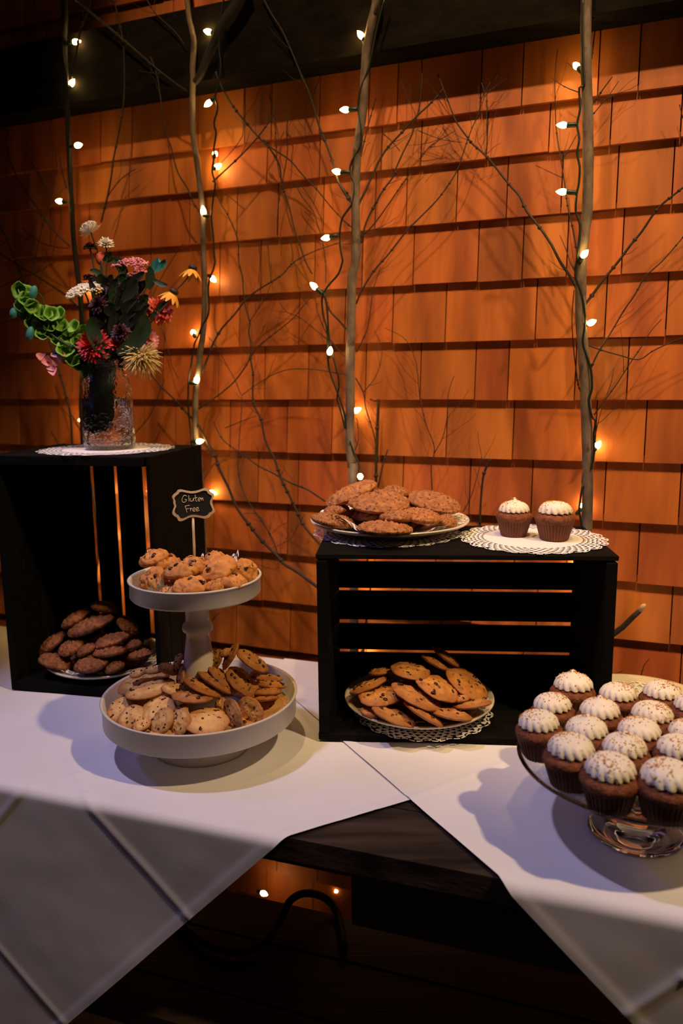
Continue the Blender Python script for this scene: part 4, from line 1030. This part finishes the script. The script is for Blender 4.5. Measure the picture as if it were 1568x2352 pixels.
def branches(rt, lst):
    for i, (pts, r0, r1, o0, o1) in enumerate(lst):
        n = len(pts); offs = [o0 + (o1 - o0) * k / max(1, n - 1) for k in range(n)]
        P = px_poly(pts, 0, offs); r = [(r0 + (r1 - r0) * k / max(1, n - 1)) * 0.00118 for k in range(n)]
        q, rr = knobbly(P, r, i + n); V = [tube(q, rr, 5)]
        rnd = random.Random(i * 7 + n)
        for _ in range(max(1, n // 2) if r0 < 4 else 0):
            k = rnd.randrange(1, len(q) - 1) if len(q) > 3 else 0
            V.append(ellipsoid(q[k], rr[k] * 1.9, rr[k] * 1.7, rr[k] * 1.7, None, 6, 4))
        if r0 < 4 and len(q) > 8:
            for _ in range(max(2, len(q) // 8)):          # fine side shoots
                k = rnd.randrange(2, len(q) - 2); t = (q[k + 1] - q[k - 1]).normalized()
                if rt is T3_like[0] and rnd.random() < .5: continue
                t = Quaternion(WN, rnd.choice((-1, 1)) * rnd.uniform(.35, .8)) @ (t if t.z > -0.2 else -t); ln = rnd.uniform(.025, .075); w_ = []
                for m_ in range(5):
                    u = m_ / 4; w_.append(q[k] + t * ln * u + Vector((0, 0, 0.25 * ln * u * u)) + WN * (0.012 * u) * rnd.uniform(-.5, 1) + WW * rnd.uniform(-.002, .002))
                V.append(tube(smoothpts(w_, [0.0006, .00055, .0005, .0004, .0003], 2)[0], [0.0007 * (1 - .06 * z_) for z_ in range(9)], 4))
        part('branch', *join(*V), M['twig' if r0 < 4 else 'darkbark'], rt)

T3 = sapling('rightmost slim sapling trunk rising behind the crate top cupcakes', [(1346, -10), (1345, 128), (1348, 230), (1350, 357), (1348, 485), (1341, 536), (1334, 600), (1334, 625), (1333, 727), (1339, 804), (1344, 880), (1345, 932), (1349, 1034), (1348, 1110), (1347, 1200)], 0.0092, 0.0102, 0.076, 'birch')
T3_like[0] = T3
branches(T3, [
 ([(1336, 700), (1321, 656), (1306, 631), (1285, 600), (1265, 561), (1239, 523), (1209, 485), (1193, 451), (1168, 423), (1119, 362), (1086, 332), (1073, 316), (1048, 281), (1035, 250), (1018, 204), (1005, 170)], 2.6, 1.0, .055, .02),
 ([(1343, 699), (1359, 679), (1385, 643), (1420, 600), (1449, 561), (1474, 531), (1500, 492), (1520, 469), (1545, 449), (1568, 431), (1610, 400), (1660, 350)], 2.3, 1.2, .055, .06),
 ([(1357, 845), (1372, 812), (1398, 771), (1431, 715), (1456, 679), (1479, 638), (1500, 618), (1520, 600), (1545, 572), (1568, 545), (1600, 510)], 1.4, 0.8, .055, .03),
 ([(1349, 793), (1380, 804), (1423, 816), (1466, 826), (1497, 807), (1530, 791), (1568, 776), (1600, 765)], 1.2, 0.8, .055, .03),
 ([(1364, 953), (1387, 921), (1413, 886), (1443, 840), (1474, 794), (1494, 761), (1519, 733)], 1.1, 0.6, .05, .02),
 ([(1393, 907), (1404, 876), (1409, 845)], .7, .4, .03, .02),
 ([(1347, 1085), (1354, 1054), (1362, 1021), (1369, 988), (1380, 944), (1390, 926)], .9, .6, .07, .04),
 ([(1335, 904), (1327, 883), (1322, 847), (1316, 791), (1313, 728), (1318, 666)], 1.1, .8, .06, .05),
 ([(1346, 247), (1367, 230), (1385, 204), (1406, 176)], 1.2, .8, .06, .06), ([(1352, 275), (1372, 250), (1398, 219), (1420, 187)], .9, .6, .03, .014),
 ([(1329, 212), (1296, 199), (1265, 179)], .9, .6, .03, .014), ([(1331, 167), (1315, 155), (1303, 144)], .8, .5, .03, .014),
 ([(1330, 600), (1326, 587), (1313, 518), (1303, 472), (1296, 421), (1288, 370), (1278, 306), (1275, 255), (1274, 173), (1280, 115)], 1.3, .7, .026, .012),
 ([(1290, 408), (1262, 395), (1230, 380)], .7, .4, .03, .02), ([(1289, 371), (1306, 342), (1325, 308)], .8, .6, .03, .03),
 ([(1346, 75), (1358, 50), (1366, 30), (1372, 0)], 1.0, .7, .05, .05), ([(1358, 135), (1364, 84), (1372, 38), (1382, -10)], 1.2, .8, .03, .02),
 ([(1332, 640), (1312, 610), (1300, 575), (1285, 540)], 1.0, .6, .04, .02),
 ([(1568, 272), (1562, 250), (1560, 240)], .9, .6, .02, .02)])
stub = root('cut_branch', onwall(1360, 1500, 0.10), 'short thick cut branch end sticking out beside the crate', 'branch')
Ps = px_poly([(1360, 1500), (1405, 1458), (1430, 1440), (1455, 1415), (1472, 1400)], 0.10); part('bark', *tube(Ps, [.006, .0058, .0052, .0050, .0044], 9), M['darkbark'], stub)
part('cut_end', *tube([Ps[-1] + (Ps[-2] - Ps[-1]) * .12, onwall(1478, 1391, .104), onwall(1482, 1388, .104)], [.0047, .0042, .0018], 8), M['cutwood'], stub)
low_b = root('dry_twig', onwall(1480, 1556, 0.05), 'thin dry twigs low on the wall above the cream plate', 'branch')
branches(low_b, [([(1470, 1560), (1478, 1530), (1491, 1512)], 1.0, .6, .03, .02), ([(1380, 1555), (1410, 1548), (1430, 1541)], .9, .6, .02, .012)])

T2 = sapling('pale sapling trunk rising behind the plate of oatmeal cookies', [(864, -10), (862, 13), (849, 71), (841, 115), (837, 179), (833, 255), (823, 319), (818, 383), (816, 434), (816, 485), (817, 536), (816, 600), (808, 640), (807, 702), (805, 778), (804, 855), (804, 932), (803, 1008), (808, 1072), (811, 1120)], 0.0080, 0.0098, 0.078, 'birch')
branches(T2, [
 ([(823, 472), (828, 460), (841, 434), (859, 395), (872, 367), (892, 337), (923, 304), (956, 268), (984, 242), (1003, 222), (1019, 202)], 2.2, 1.2, .065, .03),
 ([(826, 560), (831, 548), (841, 510), (864, 464), (882, 434), (905, 403), (910, 385), (928, 345), (946, 309), (956, 270), (964, 240), (969, 153), (958, 76), (943, 13), (940, -10)], 1.8, .8, .06, .02),
 ([(822, 556), (828, 545), (856, 518), (890, 472), (923, 423), (943, 398)], 1.6, .8, .06, .03),
 ([(817, 440), (820, 421), (828, 362), (841, 306), (856, 250), (864, 225)], 1.5, .9, .03, .014),
 ([(817, 699), (829, 671), (846, 641), (864, 615), (878, 600), (900, 574), (933, 531), (969, 495), (1004, 459), (1032, 421), (1050, 390), (1066, 344), (1081, 301), (1099, 260), (1106, 225), (1125, 190)], 1.7, .7, .06, .02),
 ([(780, 497), (795, 513), (808, 522)], 1.2, 1.2, .06, .065), ([(778, 418), (795, 444), (806, 459)], 1.8, 2.2, .06, .065),
 ([(784, -10), (790, 13), (803, 43), (818, 69), (831, 94), (846, 122)], 1.3, 1.5, .05, .065),
 ([(851, 89), (864, 51), (870, 20), (880, -20)], 5.5, 6.0, .065, .06),
 ([(818, 809), (831, 784), (844, 753), (851, 710), (856, 669), (867, 633), (874, 613)], 1.1, .6, .06, .03),
 ([(795, 756), (778, 736), (757, 713), (747, 688), (742, 672)], 2.0, 1.4, .065, .07),
 ([(816, 868), (834, 901), (840, 939), (854, 983), (863, 1021), (868, 1060)], 1.2, 1.0, .06, .05), ([(834, 901), (856, 875), (872, 842), (876, 798), (859, 758)], .8, .5, .05, .02),
 ([(868, 916), (866, 983), (864, 1034), (863, 1115)], 2.2, 2.6, .02, .03), ([(868, 920), (859, 921), (849, 916)], 1.2, .8, .02, .02),
 ([(891, 1031), (879, 1067), (868, 1120)], 1.2, 1.8, .04, .05), ([(815, 1034), (823, 1008), (821, 970), (819, 960)], .8, .6, .07, .07),
 ([(992, 1125), (990, 1072), (997, 1041), (995, 1018), (981, 983), (969, 939), (962, 901), (957, 842), (943, 799), (923, 773), (882, 753)], 1.1, .5, .03, .01),
 ([(997, 1041), (1015, 1008), (1025, 970), (1027, 942), (1029, 906), (1038, 875), (1043, 863)], .9, .5, .03, .01),
 ([(1063, 1176), (1081, 1141), (1094, 1100), (1103, 1064), (1105, 1046), (1099, 1016), (1097, 990)], .8, .4, .03, .01),
 ([(1102, 1230), (1102, 1200), (1104, 1148), (1109, 1097), (1117, 1072), (1126, 1054)], 1.7, 2.2, .04, .05),
 ([(601, -10), (624, 33), (647, 69), (668, 115), (693, 176), (706, 204), (719, 242), (732, 288), (752, 339), (767, 383), (778, 421), (800, 457), (812, 470)], 1.3, 2.0, .072, .074),
 ([(736, 170), (722, 210), (706, 250), (700, 300), (712, 340)], .8, .5, .02, .02),
 ([(960, 300), (990, 312), (1020, 322), (1060, 327)], .7, .5, .02, .02), ([(964, 365), (985, 338), (1015, 318), (1045, 300)], .8, .5, .02, .02),
 ([(877, 305), (900, 325), (918, 347)], .9, .6, .04, .03), ([(1000, 218), (1015, 240), (1030, 262)], .9, .5, .03, .03),
 ([(1105, 190), (1112, 215), (1106, 240), (1090, 270)], .8, .5, .02, .02), ([(1118, 215), (1117, 280), (1118, 345), (1108, 355)], .8, .6, .02, .02)])

T1 = sapling('slender pale sapling trunk left of the two-tier stand sign', [(428, -10), (438, 59), (445, 97), (442, 153), (443, 180), (442, 230), (443, 306), (452, 370), (461, 446), (466, 497), (467, 587), (470, 652), (470, 708), (466, 767), (460, 805), (455, 856), (450, 894), (448, 958), (451, 1022), (462, 1120)], 0.0052, 0.0070, 0.076, 'birch')
branches(T1, [
 ([(448, 190), (462, 168), (487, 107), (510, 59), (538, 20), (565, -30)], 5.5, 11.0, .078, .085),
 ([(488, 418), (515, 393), (553, 357), (591, 316), (617, 281), (642, 245)], 1.7, 1.0, .07, .03),
 ([(495, 165), (502, 184), (522, 224), (543, 255), (568, 286), (594, 316), (612, 332), (642, 352), (668, 370), (693, 400), (726, 434), (757, 472), (783, 500), (800, 515)], 1.9, .9, .065, .03),
 ([(604, 321), (630, 357), (642, 383), (647, 421), (665, 480), (675, 523), (688, 561), (701, 600), (716, 629)], 1.7, 1.3, .04, .03),
 ([(345, 130), (362, 180), (377, 288), (393, 339), (400, 370), (410, 400), (431, 434), (443, 464), (460, 490)], 1.3, 1.5, .072, .07),
 ([(464, 856), (476, 825), (489, 790), (510, 754), (538, 723), (563, 690), (594, 665), (624, 647), (650, 629), (670, 606), (698, 588), (732, 573), (770, 560), (800, 548)], 2.2, .8, .07, .03),
 ([(455, 940), (502, 907), (538, 876), (566, 838), (584, 805), (609, 782), (642, 757), (675, 729), (696, 703), (721, 675)], 1.6, .8, .06, .02),
 ([(497, 444), (507, 469), (522, 492), (545, 548), (548, 601), (556, 634), (559, 672), (563, 703), (573, 739), (571, 762), (576, 792), (575, 823), (581, 861), (580, 907), (584, 933), (599, 963), (607, 1004), (619, 1035), (629, 1050), (644, 1096), (667, 1144), (680, 1172), (695, 1203), (715, 1229), (736, 1251), (760, 1275)], 1.0, 2.4, .05, .10),
 ([(345, 858), (372, 890), (400, 917), (428, 948), (456, 979), (476, 1017), (494, 1047), (504, 1078), (526, 1124), (544, 1167), (570, 1203), (603, 1244), (639, 1280), (654, 1297), (685, 1315), (724, 1345), (760, 1365)], 1.8, 3.2, .06, .13),
 ([(490, 968), (507, 1004), (528, 1024), (563, 1047), (593, 1070), (629, 1088), (669, 1110), (705, 1124), (746, 1151)], .9, 1.7, .05, .09),
 ([(555, 907), (554, 948), (550, 996), (547, 1050), (546, 1075), (555, 1121), (572, 1155), (603, 1200), (626, 1239), (640, 1280)], .8, 1.3, .04, .10),
 ([(556, 907), (591, 882), (630, 859), (668, 848), (719, 848), (757, 854), (793, 861)], .8, .8, .04, .065),
 ([(480, 775), (502, 805), (522, 841), (540, 874), (553, 907)], .8, .8, .03, .02), ([(573, 739), (594, 708), (612, 678), (622, 652)], 1.0, .6, .03, .014),
 ([(642, 695), (658, 716), (688, 729), (726, 759), (750, 777)], .8, .8, .02, .04), ([(724, 682), (729, 716), (750, 767), (778, 805), (793, 820)], .9, .9, .03, .06),
 ([(517, 983), (553, 968), (589, 955)], .9, .7, .04, .04), ([(561, 199), (559, 255), (558, 301), (553, 319), (528, 352), (494, 388)], .9, .6, .02, .04),
 ([(619, 219), (630, 263), (633, 306), (635, 357), (642, 408)], .9, .8, .02, .03), ([(646, 250), (660, 268), (658, 301), (660, 344), (655, 383), (648, 420), (638, 480), (636, 540)], 1.2, .8, .03, .02),
 ([(678, 421), (693, 451), (719, 485), (729, 518), (739, 548), (747, 600), (748, 650)], 1.0, .8, .03, .03), ([(688, 421), (714, 457), (729, 485), (738, 505)], .8, .5, .03, .02),
 ([(594, 560), (597, 600), (593, 650)], .8, .6, .02, .01), ([(614, 555), (618, 600), (622, 650)], .8, .6, .02, .01), ([(494, 700), (492, 745), (500, 770)], .8, .5, .04, .03),
 ([(667, 550), (672, 585), (671, 600)], .9, .8, .03, .03), ([(672, 600), (690, 625), (705, 645)], .8, .6, .03, .03), ([(560, 1180), (600, 1190), (640, 1302), (590, 1296)], .7, .5, .05, .05),
 ([(462, 1110), (485, 1075), (500, 1060), (540, 1052)], .8, .5, .03, .014), ([(460, 1085), (490, 1068), (520, 1058)], .7, .5, .03, .014),
 ([(474, 1400), (472, 1440), (480, 1480), (482, 1530)], 1.6, 1.6, .10, .12), ([(505, 1405), (485, 1430), (478, 1470)], .8, .8, .08, .1), ([(560, 480), (530, 455), (500, 430)], .8, .5, .03, .05),
 ([(700, 1180), (680, 1215), (665, 1240), (620, 1260)], .7, .5, .03, .02), ([(625, 1225), (640, 1210), (660, 1200)], .6, .5, .02, .02)])

T0 = sapling('dark sapling trunk at the far left behind the flower bouquet', [(150, -10), (149, 60), (148, 100), (152, 200), (158, 330), (162, 420), (165, 480), (170, 560), (180, 640), (186, 700), (190, 800), (188, 900), (190, 1000)], 0.0058, 0.0060, 0.08, 'darkbark')
branches(T0, [
 ([(74, -10), (87, 46), (102, 82)], 1.5, 1.1, .072, .070), ([(212, -10), (201, 31), (186, 64), (176, 115), (166, 178)], 1.6, 2.0, .072, .08),
 ([(165, -10), (204, 24), (242, 56), (281, 89), (319, 122), (357, 156), (400, 189), (430, 210)], 2.2, 1.2, .08, .072),
 ([(258, -10), (273, 46), (283, 102), (286, 178), (283, 242), (270, 319), (260, 367), (255, 408), (245, 459), (232, 510)], 1.4, 1.8, .074, .05),
 ([(332, -10), (357, 31), (400, 71), (425, 105)], 1.2, .8, .072, .070), ([(17, 344), (20, 362), (36, 400), (59, 439), (87, 480), (107, 508), (135, 541), (161, 566)], 1.2, 1.9, .03, .07),
 ([(-10, 500), (15, 548), (36, 600), (51, 639), (60, 662)], 1.8, 2.0, .04, .05), ([(-10, 575), (38, 606), (84, 634), (128, 662), (153, 680), (184, 708)], 1.6, 2.0, .04, .07),
 ([(0, 660), (51, 637), (84, 626), (128, 601)], 1.0, .7, .03, .03), ([(107, 485), (97, 523), (84, 577), (76, 615), (59, 660)], 1.2, .9, .04, .03),
 ([(135, 352), (143, 395), (153, 434)], 1.1, 1.3, .05, .08), ([(71, 370), (87, 398), (110, 439), (115, 457), (105, 500)], 1.0, .9, .02, .03),
 ([(311, 388), (281, 408), (255, 439), (245, 459)], 1.0, 1.1, .02, .04), ([(112, 782), (133, 843), (148, 897), (161, 948), (166, 1022), (168, 1060)], 2.2, 2.6, .06, .08),
 ([(161, 948), (179, 979), (196, 1022), (200, 1060)], 1.2, 1.0, .07, .05), ([(117, 991), (135, 1022), (140, 1050)], 1.3, 1.4, .04, .05),
 ([(311, 994), (342, 958), (362, 912), (378, 870)], 1.1, .8, .04, .03), ([(370, 750), (385, 800), (395, 840), (410, 870)], .9, .7, .03, .03), ([(0, 745), (30, 735), (60, 728)], .9, .6, .02, .02),
 ([(52, 525), (90, 555), (130, 568), (161, 570)], .9, 1.0, .03, .06), ([(0, 565), (40, 540), (80, 560), (110, 600)], .8, .6, .02, .02), ([(118, 455), (130, 400), (128, 350)], .8, .6, .02, .02),
 ([(420, 560), (380, 620), (350, 680)], .9, .6, .03, .02), ([(138, 470), (140, 510), (125, 560), (118, 600)], .8, .5, .03, .02), ([(35, 600), (55, 560), (80, 520)], .8, .5, .02, .02)])

def light_string(label, wires, bulbs, off=0.085):
    rt = root('light_string', onwall(*wires[0][-1], off), label, 'string lights')
    for w in wires:
        P = px_poly(w, off); q, rr = smoothpts(P, [0.0021] * len(P), 3)
        q2 = [p + Vector((0.0012 * math.sin(i * 1.9), 0.0012 * math.cos(i * 1.9), 0)) for i, p in enumerate(q)]
        part('wire', *join(tube(q, rr, 5), tube(q2, [0.0011] * len(q2), 4)), M['wire'], rt)
    for b in bulbs:
        (sx, sy), (bx, by), (tx, ty), o = b[:4]; o2 = b[4] if len(b) > 4 else o
        S, B, T = onwall(sx, sy, o), onwall(bx, by, (o + o2) / 2), onwall(tx, ty, o2)
        ax = (T - B); Lb = 0.0185; ax = ax.normalized() if ax.length > 1e-4 else Vector((0, -1, 0))
        if (B - S).length < 0.006: S = B - ax * 0.016
        T = B + ax * Lb
        so = part('socket', *tube([S, S + (B - S) * 0.15, B, B + ax * 0.001], [0.0024, 0.0042, 0.0044, 0.0036], 10), M['socket'], rt)
        bs = [B + ax * Lb * t for t in (0, .12, .3, .5, .7, .88, 1.0)]; br = [.0030, .0046, .0056, .0054, .0040, .0022, .0006]
        part('bulb', *tube(bs, br, 8), M['bulb'], so)
    return rt
light_string('string of small lit bulbs climbing the rightmost trunk', [
 [(1338, -10), (1338, 60), (1339, 128), (1341, 195), (1330, 202), (1332, 250), (1325, 286), (1330, 319), (1325, 352), (1331, 383), (1329, 421), (1324, 446), (1322, 485), (1331, 515), (1330, 560), (1324, 600), (1321, 633), (1331, 661), (1339, 694), (1344, 740), (1338, 784), (1347, 817), (1357, 850), (1359, 893), (1352, 919), (1359, 957), (1367, 967), (1363, 998), (1364, 1031), (1361, 1059), (1357, 1078)],
 [(1338, 1115), (1335, 1131), (1330, 1169), (1334, 1200), (1338, 1240)]],
 [((1338, 168), (1328, 156), (1319, 147), .055, .04), ((1325, 286), (1302, 287.5), (1280, 287), .085), ((1324, 443), (1301, 441), (1277, 440), .085), ((1331, 602), (1336, 590), (1345, 580), .085, .10),
  ((1341, 745), (1350, 744), (1364, 738), .07, .085), ((1362, 1037), (1367, 1030), (1374, 1020), .026, .014), ((1330, 1172), (1334, 1168), (1338, 1163), .016, .012)])
light_string('string of small lit bulbs along the pale trunk behind the oatmeal cookies', [
 [(885, -10), (866, 60), (856, 110), (848, 150), (842, 168), (828, 204), (822, 237), (822, 250), (828, 286), (831, 314), (826, 339), (808, 370), (803, 395), (813, 421), (813, 446), (806, 472), (788, 497), (781, 523), (780, 561), (786, 594), (786, 601), (777, 629), (757, 652), (744, 670), (739, 690), (742, 723), (750, 754), (753, 792), (753, 826), (758, 856), (770, 889), (780, 915), (788, 940), (792, 958), (800, 1000), (812, 1040), (822, 1060), (827, 1085), (832, 1112)],
 [(744, 672), (751, 710), (754, 760), (760, 800), (775, 860), (778, 890), (774, 915), (784, 950), (792, 985)]],
 [((847, 97), (834, 88), (821, 71), .08), ((821, 251), (801, 252), (782, 252), .085), ((805, 396), (782, 396), (759, 391), .085), ((775, 541), (757, 545), (738, 548), .085), ((741, 676), (727, 663), (711, 648), .09),
  ((754, 822), (756, 814), (758, 804), .09, .10), ((804, 950), (812, 946), (820, 942), .024, .012), ((831, 1107), (828, 1098), (826, 1090), .10, .125)])
light_string('string of small lit bulbs along the slender trunk left of the sign', [
 [(515, -10), (507, 38), (502, 102), (507, 153), (498, 204), (494, 222), (499, 250), (491, 283), (496, 306), (491, 339), (492, 357), (487, 395), (494, 421), (489, 459), (485, 497), (490, 548), (492, 587), (494, 600), (489, 621), (482, 637), (478, 665), (480, 703), (476, 729), (462, 752), (455, 772), (446, 792), (439, 838), (433, 874), (432, 933), (438, 996), (440, 1022), (450, 1060), (462, 1100)]],
 [((496, 77), (485, 75), (468, 70), .07), ((493, 224), (485, 232), (474, 241), .08), ((491, 362), (493, 356), (495, 350), .05, .02), ((490, 388), (494, 386), (500, 382), .024, .012), ((480, 497), (468, 494), (465, 472), .09), ((478, 632), (484, 636), (490, 642), .03, .013), ((448, 775), (445, 768), (443, 762), .026, .012),
  ((435, 880), (450, 880), (454, 860), .09), ((440, 1015), (452, 1015), (471, 1011), .09), ((470, 1128), (480, 1130), (488, 1132), .024, .012)])
light_string('string of small lit bulbs down the dark trunk behind the bouquet', [
 [(140, -10), (143, 60), (146, 130), (155, 190), (160, 300), (158, 420), (163, 460), (168, 530), (172, 600), (186, 700), (198, 800), (200, 850), (196, 900), (196, 965), (192, 1010), (200, 1060)]],
 [((157, 98), (167, 97), (182, 95), .080, .072), ((158, 203), (161, 197), (166, 189), .080, .070), ((161, 338), (173, 335), (192, 331), .09), ((153, 464), (143, 463), (120, 460), .09), ((196, 852), (190, 849), (173, 846), .085), ((198, 968), (192, 966), (174, 964), .03, .02), ((176, 660), (188, 662), (200, 664), .02, .012)])
light_string('lit bulbs glowing behind the slats of the black crates', [
 [(800, 1130), (830, 1200), (845, 1300), (850, 1360), (840, 1430), (835, 1500), (840, 1560)]],
 [((845, 1376), (850, 1382), (856, 1388), .03, .014), ((832, 1494), (834, 1500), (836, 1508), .03, .014), ((840, 1316), (846, 1320), (852, 1324), .026, .013)], 0.05)
light_string('lit bulbs low behind the right end of the slatted crate', [
 [(1338, 1240), (1330, 1320), (1318, 1400), (1312, 1460), (1310, 1520)]],
 [((1318, 1385), (1314, 1395), (1310, 1406), .03, .014), ((1330, 1290), (1324, 1294), (1318, 1298), .026, .013)], 0.05)
light_string('lit bulbs glowing behind the tall left crate', [
 [(200, 1060), (215, 1150), (225, 1250), (222, 1350), (228, 1450)]],
 [((249, 1325), (250, 1332), (251, 1342), .03, .014), ((250, 1226), (251, 1230), (252, 1236), .03, .014), ((296, 1190), (299, 1194), (302, 1199), .03, .014), ((236, 1120), (240, 1124), (243, 1130), .03, .014), ((196, 1300), (198, 1304), (200, 1310), .026, .013), ((282, 1170), (284, 1174), (286, 1180), .026, .013), ((342, 1260), (344, 1264), (346, 1270), .026, .013), ((340, 1120), (342, 1124), (344, 1130), .026, .013), ((300, 1380), (303, 1384), (306, 1390), .03, .014)], 0.06)
# the lights lying on the floor behind the table
def floorpt(x, y, z): return atz(x, y, z)
rt = root('light_string', floorpt(608, 2050, 0.05), 'lit bulbs on the floor seen under the table', 'string lights')
q, rr = smoothpts([floorpt(520, 2040, .02), floorpt(600, 2058, .03), floorpt(660, 2040, .02), floorpt(720, 2050, .03), floorpt(780, 2042, .03), floorpt(840, 2030, .02)], [.0016] * 6, 5)
part('wire', *tube(q, rr, 5), M['wire'], rt)
for (x, y), (x2, y2) in (((600, 2050), (614, 2056)), ((780, 2040), (768, 2050))):
    S, T = floorpt(x, y, 0.09), floorpt(x2, y2, 0.09); ax = (T - S).normalized()
    so = part('socket', *tube([S - ax * .012, S], [.004, .0043], 8), M['socket'], rt)
    part('bulb', *tube([S + ax * .0185 * t for t in (0, .12, .3, .5, .7, .88, 1)], [.003, .0046, .0056, .0054, .004, .0022, .0006], 8), M['bulb'], so)
cord = root('power_cord', tp(-0.35, 0.1, -0.35), 'black power cord looping on the dark shelf below the table', 'cord')
zs = TZ - 0.352
q, rr = smoothpts([atz(380, 2080, zs), atz(430, 2135, zs), atz(480, 2170, zs), atz(540, 2186, zs), atz(600, 2170, zs), atz(640, 2120, zs + .01), atz(665, 2070, zs + .03), atz(700, 2052, zs + .04), atz(745, 2062, zs + .02), atz(775, 2100, zs), atz(790, 2180, zs)], [.0065] * 11, 4)
part('cable', *tube(q, rr, 8), M['cord'], cord)
